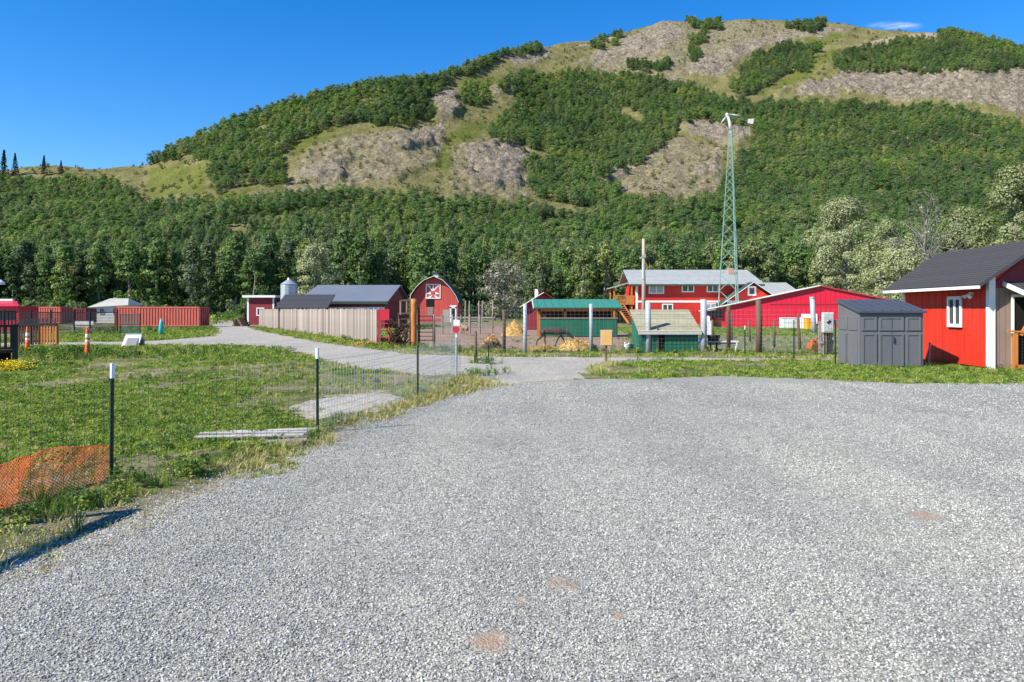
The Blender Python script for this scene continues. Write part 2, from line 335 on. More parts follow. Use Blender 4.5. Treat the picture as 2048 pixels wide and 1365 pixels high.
def ground_mat():
    m, N, L = newmat('lawn_soil')
    ge = N.new('ShaderNodeNewGeometry'); pos = ge.outputs['Position']
    r1 = ramp(N, [(.3, (.06, .1, .02)), (.43, (.12, .155, .04)), (.52, (.23, .22, .11)), (.64, (.34, .3, .22)), (.78, (.4, .37, .32))]); L.new(noise(N, L, pos, .55, 8, .7), r1.inputs[0])
    r2 = ramp(N, [(.35, (.6, .6, .6)), (.7, (1.35, 1.3, 1.2))]); L.new(noise(N, L, pos, 14, 5, .7), r2.inputs[0])
    col = mixc(N, L, 1.0, r1.outputs[0], r2.outputs[0], 'MULTIPLY')
    p = N.new('ShaderNodeBsdfPrincipled'); p.inputs['Roughness'].default_value = .95; p.inputs['Specular IOR Level'].default_value = .1; L.new(col, p.inputs['Base Color'])
    b = N.new('ShaderNodeBump'); b.inputs['Strength'].default_value = .9; b.inputs['Distance'].default_value = .06
    L.new(noise(N, L, pos, 22, 6, .7), b.inputs['Height']); L.new(b.outputs[0], p.inputs['Normal'])
    o = N.new('ShaderNodeOutputMaterial'); L.new(p.outputs[0], o.inputs[0]); return m
m_lawn = ground_mat()
def axis(parts):
    a = np.concatenate([np.linspace(*p, endpoint=False) for p in parts] + [[parts[-1][1]]]); return a
xs = axis([(-1500, -120, 24), (-120, -40, 40), (-40, -22, 40), (-22, 0, 150), (0, 22, 60), (22, 120, 60), (120, 1500, 24)])
ys = axis([(-200, -10, 12), (-10, 3, 20), (3, 34, 210), (34, 120, 120), (120, 2200, 40)])
GX, GY = np.meshgrid(xs, ys); zz = gz(GX.ravel(), GY.ravel())
me = grid_mesh('ground', np.stack([GX.ravel(), GY.ravel(), zz], -1), len(xs), len(ys), mat=m_lawn)
tag(link('ground', me), 'green grassy ground of the farm yard', None, kind='structure')
SPOTS = [(985, 1287, .14), (1128, 1172, .12), (1043, 1208, .08), (1850, 1035, .16), (1240, 1238, .06)]
def sheet(name, poly, z, x0, x1, y0, y1, step, mat, label, r=.55, a=.35):
    X, Y = np.meshgrid(np.arange(x0, x1 + step, step), np.arange(y0, y1 + step, step)); ny, nx = X.shape
    xf, yf = X.ravel(), Y.ravel(); jx, jy = J(xf, yf, a)
    ins = inpoly(jx, jy, poly).reshape(ny, nx)
    keep = (ins[:-1,:-1] & ins[1:,:-1] & ins[:-1,1:] & ins[1:,1:]).ravel()
    e = 1 - soft(xf, yf, poly, r, a); sp = np.zeros_like(xf)
    for px, py, rad in SPOTS:
        gx, gy = G(px, py); d = np.hypot(xf - gx, (yf - gy) * .8) / rad; sp = np.maximum(sp, np.clip(1.6 - d, 0, 1))
    col = np.stack([np.clip(e, 0, 1), sp, np.zeros_like(e), np.ones_like(e)], -1)
    zs_ = z - .055 * np.clip(e - .3, 0, 1) + (gz(xf, yf) if name == 'gravel_patch' else 0)
    me = grid_mesh(name, np.stack([xf, yf, zs_], -1), nx, ny, keep, {'edge': col}, mat)
    return tag(link(name, me), label, None, kind='structure')
sheet('gravel_track', TRACK, .008, -45, 22, 14, 125, .3, m_track, 'pale gravel track past the board fence')
sheet('gravel_patch', PATCH, .02, -7, 0, 9, 18, .1, m_track, 'bare gravel patch in the lawn', .5, .5)
sheet('gravel_lot', LOT, .014, -7, 40, -18, 22, .11, m_gravel, 'crushed grey gravel parking lot in the foreground', .8)
def dirt_mat(name, c1, c2):
    m = M(name, c1, c2, .5, .95, .8, 12); return m
sheet('paddock_soil', PADDOCK, .006, -16, 12, 28, 84, .35, dirt_mat('paddock_dirt', (.33, .22, .16), (.22, .15, .11)), 'trampled brown soil of the reindeer paddock', .6, 1.0)
sheet('side_paddock_soil', PADDOCK2, .006, 6, 28, 27, 52, .35, dirt_mat('side_paddock_dirt', (.22, .2, .13), (.13, .14, .07)), 'worn grey-green soil of the side paddock', .6, 1.0)

# ------------------------------------------------------------------ the hill
SKY = [(-500,345),(-200,332),(0,340),(60,332),(110,330),(200,337),(300,334),(330,312),(400,280),(470,250),(550,222),(650,194),(750,172),(860,164),(900,150),(960,128),(1020,104),(1090,98),(1130,84),(1200,82),(1260,64),(1330,44),(1400,46),(1480,39),(1600,43),(1680,46),(1740,60),(1800,63),(1870,66),(1950,76),(2048,104),(2200,150),(2450,240),(2600,320)]
RID = [(-500,430),(0,440),(300,450),(330,440),(600,470),(860,500),(1000,610),(1200,690),(1500,720),(1800,700),(2048,640),(2600,560)]
NXH, NYH = 620, 400
us = np.linspace(-1.02, 1.05, NXH); pxs = us * F + CX
sk = np.interp(pxs, *zip(*SKY)); k_ = np.ones(9) / 9; sk = np.convolve(np.pad(sk, 4, 'edge'), k_, 'valid')
rd = np.interp(pxs, *zip(*RID)); rd = np.convolve(np.pad(rd, 20, 'edge'), np.ones(41) / 41, 'valid')
FOOT = 175.0
tt = np.concatenate([np.linspace(-.16, 0, 20, endpoint=False), np.linspace(0, 1, 300, endpoint=False), np.linspace(1, 1.9, 80)])
U, T = np.meshgrid(us, tt); RD = np.broadcast_to(rd, U.shape); E = np.broadcast_to((HY - sk) / F, U.shape)
HYY = FOOT + T * (RD - FOOT); HX = U * HYY
tc_ = np.clip(T, 0, 1); g_ = np.where(tc_ < .12, tc_**2 / .24 * 1.0, tc_ - .06) / .94; g_ = g_**.93
HZ = HC + E * HYY * g_ - HC * np.clip(1 - T * 6, 0, 1)
over = np.clip(T - 1, 0, None); HZ = np.where(T > 1, HZ - E * HYY - HC + (HC + E * RD) - (over * (RD - FOOT))**1.25 * .22, HZ)
HZ = np.where(T < 0, -.4 + (T + .16) * 1.5, HZ)
# land cover traced as map regions (photo coordinates projected on the slope)
FOREST = [
 [(-700,345),(0,358),(100,358),(200,362),(262,372),(275,392),(235,404),(330,408),(480,398),(560,392),(700,378),(820,392),(900,402),(1060,410),(1150,428),(1250,400),(1360,408),(1440,388),(1465,335),(1500,290),(1515,262),(1490,205),(1560,197),(1640,207),(1720,198),(1800,217),(1880,208),(1950,220),(2048,255),(2700,360),(2700,700),(-700,700)],
 [(300,325),(330,272),(420,232),(550,195),(650,165),(750,148),(870,148),(905,165),(850,195),(885,235),(800,246),(720,236),(650,250),(592,270),(570,300),(592,342),(560,366),(500,362),(430,378),(408,350),(420,305),(380,312),(330,318)],
 [(990,168),(1050,142),(1150,139),(1300,150),(1400,175),(1495,200),(1515,262),(1500,245),(1420,243),(1350,236),(1350,266),(1280,322),(1200,352),(1180,342),(1100,302),(1000,272),(970,252),(1020,222),(1040,192)],
 [(1050,322),(1120,312),(1180,346),(1245,374),(1225,405),(1120,398),(1060,388)],
 [(1460,175),(1500,112),(1560,85),(1640,90),(1622,132),(1570,152),(1500,187)],
 [(1665,108),(1700,96),(1800,82),(1880,78),(1880,52),(1960,50),(2048,80),(2500,250),(2500,300),(2048,137),(1900,142),(1750,142),(1680,137)],
 [(870,155),(940,112),(1010,78),(1070,72),(1098,98),(1010,110),(900,160)],
 [(1180,92),(1215,52),(1245,62),(1232,90)], [(915,172),(972,168),(975,205),(925,208)], [(1250,128),(1345,116),(1350,136),(1260,140)],
 [(1370,40),(1445,38),(1440,54),(1380,56)], [(1570,45),(1660,42),(1640,58),(1580,60)], [(1380,130),(1370,75),(1410,62),(1415,85)]]
ROCK = [
 [(1140,138),(1200,100),(1260,68),(1340,42),(1378,70),(1310,112),(1210,138)], [(1340,158),(1420,112),(1500,82),(1640,52),(1730,66),(1560,86),(1490,116),(1445,165)],
 [(1540,190),(1600,168),(1700,150),(1850,150),(2048,140),(2500,300),(2500,400),(2048,238),(1960,216),(1800,208),(1650,194)],
 [(860,185),(925,170),(915,235),(880,250)], [(975,172),(1045,178),(1030,208),(980,202)], [(740,300),(800,275),(890,248),(905,275),(830,300),(770,320)],
 [(600,345),(650,325),(700,328),(690,372),(610,372)], [(1170,348),(1262,338),(1245,376),(1190,370)], [(1380,340),(1440,318),(1445,352),(1390,356)],
 [(1350,245),(1430,235),(1520,275),(1480,300),(1370,275)], [(1000,110),(1090,95),(1120,118),(1030,138)], [(930,300),(1010,285),(1060,320),(1040,390),(930,375)]]
LIGHT = [[(1690,96),(1800,72),(1900,62),(1945,70),(1850,78),(1740,92)], [(1130,98),(1240,70),(1200,90)]]
SCREE = [[(560,380),(620,300),(760,255),(900,245),(880,330),(760,370),(640,395)], [(900,285),(1060,275),(1100,400),(900,395)], [(1180,345),(1350,275),(1450,300),(1440,395),(1260,395)], [(1340,170),(1150,145),(1340,40),(1720,50),(1500,110)], [(450,385),(560,370),(700,380),(560,400)]]
BRIGHT = [[(870,345),(885,280),(925,242),(975,240),(940,300),(905,345)], [(285,395),(300,335),(420,325),(410,390)], [(1500,180),(1580,150),(1650,100),(1700,95),(1660,120),(1620,150),(1520,195)], [(1180,385),(1300,340),(1340,360),(1220,400)], [(900,160),(1000,150),(1010,180),(930,175)], [(560,300),(650,255),(700,250),(600,310)], [(1440,60),(1700,62),(1660,90),(1500,80)], [(425,385),(560,370),(575,385),(440,398)]]
def img(x, y, z): return x / y * F + CX, HY - (z - HC) / y * F
def cover(px, py, polys, jit=15, n=5, seed=0):
    r = np.zeros(np.shape(px))
    for k in range(n):
        s_ = .045; ox = (fbm(px * s_ + k * 7.7, py * s_ * 1.6, 3, seed + k) - .5) * jit * 3; oy = (fbm(px * s_ - 9, py * s_ * 1.6 + k * 5.1, 3, seed + 40 + k) - .5) * jit * 2.2
        h = np.zeros(np.shape(px), bool)
        for p in polys: h |= inpoly(px + ox, py + oy, p)
        r += h
    return r / n
pxv, pyv = img(HX, np.maximum(HYY, 1), HZ)
rock = cover(pxv, pyv, ROCK, seed=1); scree = cover(pxv, pyv, SCREE, seed=21); lightc = cover(pxv, pyv, LIGHT, 4, seed=31); bright = cover(pxv, pyv, BRIGHT, seed=41)
wk = np.clip(T * 4, 0, 1) * np.clip((1.5 - T) * 3, 0, 1)
HZ = HZ + wk * ((fbm(HX / 70, HYY / 70, 3, 60) - .5) * 7 * np.clip((1 - T) * 5, .25, 1) + (fbm(HX / 16, HYY / 16, 4, 61) - .5) * 3)
rid = 1 - np.abs(fbm(HX / 13 + HZ / 30, HYY / 16 + HZ / 18, 5, 62) * 2 - 1)
HZ = HZ + wk * np.maximum(rock, scree * .4) * ((rid - .5) * 13 * np.clip((1.02 - T) * 6, .3, 1))
def hill_mat():
    m, N, L = newmat('hillside')
    ge = N.new('ShaderNodeNewGeometry'); pos = ge.outputs['Position']
    def att(nm):
        at = N.new('ShaderNodeVertexColor'); at.layer_name = nm; s_ = N.new('ShaderNodeSeparateColor'); L.new(at.outputs[0], s_.inputs[0]); return s_
    a = att('cov'); fine = noise(N, L, pos, .34, 9, .8); mid = noise(N, L, pos, .09, 6, .65)
    gr = ramp(N, [(.3, (.115, .125, .04)), (.5, (.205, .19, .075)), (.72, (.3, .25, .12))]); L.new(mid, gr.inputs[0])
    br = ramp(N, [(.3, (.1, .13, .025)), (.7, (.2, .205, .05))]); L.new(mid, br.inputs[0])
    sc = ramp(N, [(.34, (.085, .085, .042)), (.46, (.2, .175, .095)), (.56, (.29, .25, .16)), (.7, (.5, .44, .34))]); L.new(fine, sc.inputs[0])
    rk = ramp(N, [(.36, (.055, .048, .036)), (.45, (.19, .16, .118)), (.55, (.31, .265, .2)), (.7, (.5, .445, .36))]); L.new(fine, rk.inputs[0])
    def thr(sock, lo, hi):
        ad = N.new('ShaderNodeMath'); ad.operation = 'ADD'; L.new(sock, ad.inputs[0]); L.new(fine, ad.inputs[1])
        r_ = ramp(N, [(lo, (0, 0, 0)), (hi, (1, 1, 1))]); L.new(ad.outputs[0], r_.inputs[0])
        d = N.new('ShaderNodeMath'); d.operation = 'DIVIDE'; d.inputs[1].default_value = 2.0; L.new(ad.outputs[0], d.inputs[0]); L.new(d.outputs[0], r_.inputs[0]); return r_.outputs[0]
    col = mixc(N, L, thr(a.outputs[2], .42, .62), gr.outputs[0], br.outputs[0])
    col = mixc(N, L, thr(a.outputs[1], .54, .7), col, sc.outputs[0])
    col = mixc(N, L, thr(a.outputs[0], .56, .72), col, rk.outputs[0])
    b2 = att('cov2'); col = mixc(N, L, thr(b2.outputs[0], .45, .6), col, (.36, .29, .2))
    v = ramp(N, [(.3, (.62, .62, .62)), (.7, (1.3, 1.3, 1.3))]); L.new(noise(N, L, pos, 1.6, 5, .7), v.inputs[0])
    col = mixc(N, L, .8, col, v.outputs[0], 'MULTIPLY')
    p = N.new('ShaderNodeBsdfPrincipled'); p.inputs['Roughness'].default_value = .95; p.inputs['Specular IOR Level'].default_value = .1; L.new(col, p.inputs['Base Color'])
    b = N.new('ShaderNodeBump'); b.inputs['Strength'].default_value = 1.0; b.inputs['Distance'].default_value = 2.2
    vr = N.new('ShaderNodeTexVoronoi'); vr.feature = 'F1'; vr.inputs['Scale'].default_value = .22; vd = N.new('ShaderNodeMix'); vd.data_type = 'VECTOR'; vd.inputs['Factor'].default_value = .012; L.new(pos, vd.inputs[4]); nv = N.new('ShaderNodeTexNoise'); nv.inputs['Scale'].default_value = .12; L.new(pos, nv.inputs['Vector']); sc2 = N.new('ShaderNodeVectorMath'); sc2.operation = 'SCALE'; sc2.inputs['Scale'].default_value = 300; L.new(nv.outputs['Color'], sc2.inputs[0]); L.new(sc2.outputs[0], vd.inputs[5]); L.new(vd.outputs[1], vr.inputs['Vector'])
    hm = N.new('ShaderNodeMath'); hm.operation = 'MULTIPLY_ADD'; hm.inputs[1].default_value = .22; L.new(vr.outputs['Distance'], hm.inputs[0]); L.new(noise(N, L, pos, .5, 7, .7), hm.inputs[2]); L.new(hm.outputs[0], b.inputs['Height']); L.new(b.outputs[0], p.inputs['Normal'])
    o = N.new('ShaderNodeOutputMaterial'); L.new(p.outputs[0], o.inputs[0]); return m
one = np.ones(HX.size)
me = grid_mesh('hill', np.stack([HX.ravel(), HYY.ravel(), HZ.ravel()], -1), NXH, len(tt), None,
  {'cov': np.stack([rock.ravel(), scree.ravel(), bright.ravel(), one], -1), 'cov2': np.stack([lightc.ravel(), one * 0, one * 0, one], -1)}, hill_mat())
tag(link('hill', me), 'rocky butte with scree, dry grass and wooded slopes', None, kind='structure')
def hill_z(x, y):
    u = (x / y - us[0]) / (us[1] - us[0]); iu = np.clip(u.astype(int), 0, NXH - 2); fu = np.clip(u - iu, 0, 1)
    r_ = rd[iu] * (1 - fu) + rd[iu + 1] * fu; t = (y - FOOT) / (r_ - FOOT)
    ft = np.interp(t, tt, np.arange(len(tt))); it = np.clip(ft.astype(int), 0, len(tt) - 2); fr = ft - it
    z = (HZ[it, iu] * (1 - fu) + HZ[it, iu + 1] * fu) * (1 - fr) + (HZ[it + 1, iu] * (1 - fu) + HZ[it + 1, iu + 1] * fu) * fr
    return np.maximum(z, 0), t

# ------------------------------------------------------------------ trees
def leaf_cards(cent, size, rng, up=.35, out=None):
    n = len(cent); nrm = rng.normal(size=(n, 3))
    if out is None: nrm[:, 2] = np.abs(nrm[:, 2]) + up
    else: nrm = nrm * .45 + out; nrm[:, 2] += up
    nrm /= np.linalg.norm(nrm, axis=1)[:, None]
    a = np.cross(nrm, rng.normal(size=(n, 3))); a /= np.linalg.norm(a, axis=1)[:, None]; b = np.cross(nrm, a)
    s = (size * rng.uniform(.6, 1.35, n))[:, None]; k = rng.uniform(.45, .8, n)[:, None]
    return np.stack([cent - a * s, cent - b * s * k + nrm * s * .15, cent + a * s, cent + b * s * k + nrm * s * .15], 1)
def tree_parts(seed, H=10.0, w=2.2, nclump=26, nleaf=30, leaf=.28, cr=.85, base=.22, lean=.3, bare=0, shape=1.0):
    rng = np.random.default_rng(seed); tb = B(); top = Vector((rng.normal() * lean, rng.normal() * lean, H * .93))
    path = [Vector((0, 0, -.6))]; 
    for i in range(1, 6):
        f = i / 5; path.append(Vector((top.x * f + rng.normal() * .12, top.y * f + rng.normal() * .12, top.z * f)))
    r0 = H * .017; tb.tube(path, [r0 * 1.15, r0, r0 * .8, r0 * .58, r0 * .36, r0 * .1], 6)
    cl = []
    for k in range(nclump):
        f = rng.uniform(base, 1.0); a = rng.uniform(0, 6.283)
        prof = (math.sin(math.pi * min(1, ((f - base) / (1 - base)) * .82 + .14)) ** .75) * shape
        rr = w * prof * math.sqrt(rng.uniform(.12, 1)); c = Vector((top.x * f + math.cos(a) * rr, top.y * f + math.sin(a) * rr, H * f * .97))
        cl.append(c)
        if k % 2 == 0 or bare:
            s0 = Vector((top.x * f * .8, top.y * f * .8, max(.1, c.z - rr * .9 - .4))); m = s0.lerp(c, .5) + Vector((0, 0, .15)); rb = r0 * .38 * (1 - f * .5)
            tb.tube([s0, m, c], [rb, rb * .65, rb * .2], 5)
            if bare:
                for q in range(4):
                    e = c + Vector(rng.normal(size=3) * .9); e.z += .5; tb.tube([m.lerp(c, .4 + q * .15), m.lerp(e, .7) + Vector(rng.normal(size=3) * .1), e], [rb * .45, rb * .3, rb * .1], 4)
    pts = []; outs = []
    for c in cl:
        k = int(nleaf * rng.uniform(.6, 1.4) * (1 - bare)); d = rng.normal(size=(k, 3)); d /= np.linalg.norm(d, axis=1)[:, None] + 1e-6
        d *= (rng.uniform(.3, 1, k) ** .5)[:, None] * cr * rng.uniform(.7, 1.3); d[:, 2] *= .75; pts.append(np.array(c) + d); ax_ = np.array([c.x, c.y, (c.z - H * .5) * .5]); outs.append(d / (np.linalg.norm(d, axis=1)[:, None] + 1e-6) + .6 * ax_ / (np.linalg.norm(ax_) + 1e-6))
    pts = np.concatenate(pts); outs = np.concatenate(outs)
    return tb, leaf_cards(pts, leaf, rng, .25, outs)
def conifer_parts(seed, H=10.0):
    rng = np.random.default_rng(seed); tb = B(); tb.tube([(0,0,-.5),(0,0,H*.5),(0,0,H)], [.16,.1,.02], 6)
    pts = []
    for i in range(24):
        f = .12 + .86 * i / 24; rad = (1 - f) * H * .2 + .08
        for k in range(9):
            a = rng.uniform(0, 6.283); q = rng.uniform(.15, 1, 5); pts.append(np.stack([np.cos(a) * rad * q, np.sin(a) * rad * q, H * f - q * rad * .35 + rng.normal(size=5) * .08], -1))
    return tb, leaf_cards(np.concatenate(pts), .24, rng)
m_leaf = leafmat('forest_leaves', [(.1, .18, .06), (.145, .24, .07), (.19, .29, .08), (.13, .205, .09), (.225, .265, .14), (.28, .325, .1)], .38, .5, .6, .028)
m_needle = leafmat('spruce_needles', [(.018, .035, .016), (.03, .05, .022)], .1, .3)
m_shrub = leafmat('shrub_leaves', [(.12, .15, .045), (.17, .19, .065), (.19, .18, .085)], .3, .4)
m_silver = leafmat('silver_green_leaves', [(.22, .265, .11), (.265, .3, .145), (.31, .335, .185)], .28, .45)
m_greyleaf = leafmat('grey_brown_leaves', [(.25, .25, .18), (.31, .3, .23)], .2, .5)
m_orangenet = leafmat('orange_plastic_net', [(.9, .36, .17), (.9, .36, .17)], .5, .15, .45)
TR = []          # (trunk mesh, crown mesh, combined source object)
def variant(name, tb, cards, ml):
    tm = tb.mesh(name + '_trunk', m_bark, True); cm = quads_mesh(name + '_crown', cards, ml)
    b = B(); b.v = list(tb.v); b.f = list(tb.f); n = len(b.v)
    fl = cards.reshape(-1, 3); b.v += [tuple(p) for p in fl]; nf = len(b.f); b.f += [(n + 4*i, n + 4*i+1, n + 4*i+2, n + 4*i+3) for i in range(len(cards))]
    mm = b.mesh(name + '_tree', m_bark); mm.materials.append(ml); mi = np.zeros(len(b.f), np.int32); mi[nf:] = 1; mm.polygons.foreach_set('material_index', mi)
    return tm, cm, bpy.data.objects.new(name + '_tree', mm)
for i in range(6):
    TR.append(variant('broadleaf', *tree_parts(100 + i, 10, [2.0, 2.4, 1.8, 2.6, 2.2, 1.7][i], 36, 56, .2, .9, [.08, .06, .12, .05, .08, .14][i]), m_leaf))
m_edge = leafmat('wood_edge_leaves', [(.085, .15, .052), (.12, .195, .06), (.155, .235, .068), (.12, .17, .082), (.19, .225, .115), (.225, .27, .088)], .34, .5, .6, .04)
TRN = [variant('slim_broadleaf', *tree_parts(150 + i, 11, [1.5, 1.8, 1.35, 1.9, 1.6, 1.3][i], 40, 52, .2, .8, [.1, .08, .16, .05, .12, .2][i]), m_edge) for i in range(6)]
SH = [variant('shrub', *tree_parts(200 + i, 3.0, 1.6, 14, 26, .2, .6, .05), m_shrub) for i in range(2)]
CO = [variant('spruce', *conifer_parts(300 + i), m_needle) for i in range(2)]
step = 3.15
gx, gy = np.meshgrid(np.arange(-620, 700, step), np.arange(122, 790, step)); gx = gx.ravel(); gy = gy.ravel()
gx = gx + RNG.uniform(-.48, .48, gx.size) * step; gy = gy + RNG.uniform(-.48, .48, gy.size) * step
ok = (np.abs(gx / gy) < .86); gx, gy = gx[ok], gy[ok]
hz, ht = hill_z(gx, gy); ok = (ht < 1.06) & (gy > 128 + 14 * fbm(gx / 18, gx * 0 + 3, 3, 70)); gx, gy, hz, ht = gx[ok], gy[ok], hz[ok], ht[ok]
px, py = img(gx, gy, hz)
fo = cover(px, py - 4200 / gy, FOREST, 9, 1, 81) > .5
grassgap = (np.abs(py - 478 + (px - 1400) * .02) < 9) & (px > 1180) & (px < 1640)
dens = fbm(gx / 22, gy / 22, 3, 90); thick = np.where(ht < .1, .72, .9)
tree_ok = fo & (RNG.uniform(size=gx.size) < thick) & ~grassgap & (dens > .22)
rockv = cover(px, py, ROCK, 7, 1, 5) > .5
shr_ok = ~fo & (RNG.uniform(size=gx.size) < np.where(rockv, .035, .2) * (dens > .4)) & (ht > .02)
# the silver trees on the right are built singly further down
far_clear = (gy < 150) & (np.abs(px - 1000) < 60)
tree_ok &= ~far_clear
order = np.argsort(gy + np.where(np.abs(gx / gy) < .7, 0, 1e5)); order = order[tree_ok[order]]
near = order[:300]; rest = order[300:]; sizes = RNG.uniform(.78, 1.22, gx.size) * np.where(gy < 180, 1.12, .96) * (.85 + .4 * dens)
rz = RNG.uniform(0, 6.283, gx.size); kind = RNG.integers(0, 6, gx.size)
left_con = (px < 70) & (ht > .9)
WHERE = [(140, 'behind the far left red container'), (270, 'behind the white hut'), (440, 'behind the long salmon red container'), (560, 'behind the dark red flat roofed shed'), (800, 'behind the long grey roofed barn'), (940, 'behind the arched red barn'), (1080, 'behind the grey brown bushy tree'), (1240, 'behind the green roofed shelter'), (1530, 'behind the long red farmhouse'), (1720, 'behind the crimson barn'), (9999, 'behind the silver cottonwoods')]
for i in near:
    tm, cm, _ = TRN[kind[i]]; where = WHERE[int(np.searchsorted([p_ for p_, _ in WHERE], px[i])) if px[i] < WHERE[-1][0] else -1][1]
    o = root('broadleaf_tree', 'green broadleaf tree in the wood edge ' + where, 'tree', (gx[i], gy[i], hz[i] - .1), rz[i], 'trees of the wood edge ' + where)
    o.scale = (sizes[i],) * 3; link('trunk', tm, o); link('crown', cm, o)
con = RNG.uniform(size=gx.size) < np.where(left_con, .75, .004)
sel = rest; zero = np.zeros(len(sel))
srcs = [t[2] for t in TR] + [t[2] for t in CO] + [t[2] for t in TRN]
o = scatter('hillside_wood', np.stack([gx[sel], gy[sel], hz[sel] - .2], -1), np.stack([zero, zero, rz[sel]], -1), (sizes[sel] * np.where(ht[sel] > .93, .72, np.where(ht[sel] > .28, .66, .95)))[:, None] * np.where((gy[sel] < 290)[:, None], np.array([1.0, 1.0, 1.1]), np.array([1.3, 1.3, .92])) * np.where(con[sel], .8, 1)[:, None], np.where(con[sel], 6 + kind[sel] % 2, np.where(gy[sel] + 25 * RNG.normal(size=len(sel)) < 250, 8 + kind[sel], kind[sel])), srcs)
tag(o, 'dense green broadleaf wood covering the slopes of the butte', 'wood', kind='stuff')
n_ = 420; ux = RNG.uniform(-.75, .75, n_); uy = 122 + RNG.uniform(0, 16, n_) + 8 * fbm(ux * 30, ux * 0, 3, 70); zero = np.zeros(n_)
o = scatter('edge_shrubs', np.stack([ux * uy, uy, zero - .1], -1), np.stack([zero, zero, RNG.uniform(0, 6.28, n_)], -1), RNG.uniform(.4, 1.2, n_), RNG.integers(0, 2, n_), [t[2] for t in [variant('edge_shrub', *tree_parts(230 + i, 3.0, 1.7, 18, 34, .2, .6, .02), m_edge) for i in range(2)]])
tag(o, 'green undergrowth along the foot of the wood behind the farm', 'shrubs', kind='stuff')
sel = np.where(shr_ok)[0]; zero = np.zeros(len(sel))
o = scatter('hillside_shrubs', np.stack([gx[sel], gy[sel], hz[sel] - .1], -1), np.stack([zero, zero, rz[sel]], -1), sizes[sel] * RNG.uniform(.3, .85, len(sel)), kind[sel] % 2, [t[2] for t in SH])
tag(o, 'scattered olive shrubs on the open grassy slopes', 'shrubs', kind='stuff')
def big_tree(name, label, px_, base_y, top_py, seed, w, mat, leaf=.12, ncl=60, nl=150, bare=0, bs=.08, cr=1.0, lean=.4):
    Y = base_y; H = HC - (top_py - HY) / F * Y; tb, cards = tree_parts(seed, H, w, ncl, nl, leaf, cr, bs, lean, bare)
    o = root(name, label, 'tree', ((px_ - CX) / F * Y, Y, 0), 0)
    tb.build('trunk', m_bark, o, True)
    if len(cards): link('crown', quads_mesh('crown', cards, mat), o)
    return o
big_tree('cottonwood_tree', 'tall silver green cottonwood behind the crimson gable, leftmost of the pale trees', 1690, 92, 395, 401, 4.8, m_silver, ncl=100, nl=230)
big_tree('cottonwood_tree', 'bushy silver green cottonwood between the bare grey tree and the crimson building', 1775, 84, 440, 402, 4.2, m_silver, ncl=90, nl=230)
big_tree('bare_tree', 'pale grey half dead tree with bare branches above the grey shed', 1850, 78, 385, 403, 3.6, m_greyleaf, ncl=60, nl=26, bare=.72, bs=.3, cr=.8)
big_tree('cottonwood_tree', 'silver green cottonwood right behind the red shed roof ridge', 1930, 80, 415, 404, 4.0, m_silver, ncl=90, nl=230)
big_tree('cottonwood_tree', 'tallest silver green cottonwood at the right edge of the picture', 2040, 76, 330, 405, 3.8, m_silver, ncl=100, nl=260)
big_tree('cottonwood_tree', 'low silver green cottonwood touching the far eave of the red shed', 1800, 72, 500, 408, 3.0, m_silver, ncl=70, nl=150)
big_tree('cottonwood_tree', 'pale silver tree standing behind the metal grain bin', 625, 120, 480, 406, 3.6, m_silver, leaf=.16, ncl=60, nl=110)
big_tree('grey_bush_tree', 'grey brown bushy tree right of the arched barn', 1005, 112, 520, 407, 4.2, m_greyleaf, leaf=.18, ncl=70, nl=60, bare=.35, bs=.05)
for pxk, lab, hh_, sd in ((8, 'tall dark spruce on the far left skyline, first from the picture edge', 11, 0), (30, 'dark spruce on the far left skyline, second from the picture edge', 9, 1), (88, 'thin dark spruce on the left skyline, nearest the middle of the ridge', 8, 0), (122, 'small dark spruce on the left skyline, last before the grassy saddle', 6, 1), (-14, 'dark spruce at the very left picture edge on the skyline', 10, 1)):
    yk = 425.; xk = (pxk - CX) / F * yk; zk = float(hill_z(np.array([xk]), np.array([yk]))[0][0]); o = root('spruce_tree', lab, 'tree', (xk, yk, zk - .2), sd); o.scale = (hh_ / 6.5,) * 3
    link('trunk', CO[sd][0], o); link('crown', CO[sd][1], o)
#__NEXT__
# ------------------------------------------------------------------ buildings
def rect(name, mat, par, x0, x1, y0, y1, z0, z1, bevel=0): return B().box(x0, x1, y0, y1, z0, z1).build(name, mat, par, bevel=bevel)
def bars(name, mat, par, segs, w, h): return [B().beam(a, b, w, h).build(name, mat, par) for a, b in segs]
def window(par, x0, x1, z0, z1, y, out=-1, fr=.07, pane=None, mull=1, name='window'):
    """window in a wall facing local -y (out=-1): frame proud of the wall, glass set back"""
    w = rect(name, pane or m_glass, par, x0 + fr * .5, x1 - fr * .5, *sorted((y + out * .03, y + out * .012)), z0 + fr * .5, z1 - fr * .5)
    f = B(); a, b = sorted((y + out * .075, y + out * .01))
    f.box(x0, x0 + fr, a, b, z0, z1); f.box(x1 - fr, x1, a, b, z0, z1); f.box(x0 + fr, x1 - fr, a, b, z1 - fr, z1); f.box(x0 + fr, x1 - fr, a, b, z0, z0 + fr)
    f.build('frame', m_white, w)
    for k in range(mull):
        xm = x0 + (x1 - x0) * (k + 1) / (mull + 1); rect('mullion', m_white, w, xm - fr * .4, xm + fr * .4, a + .012, b, z0 + fr, z1 - fr)
    return w
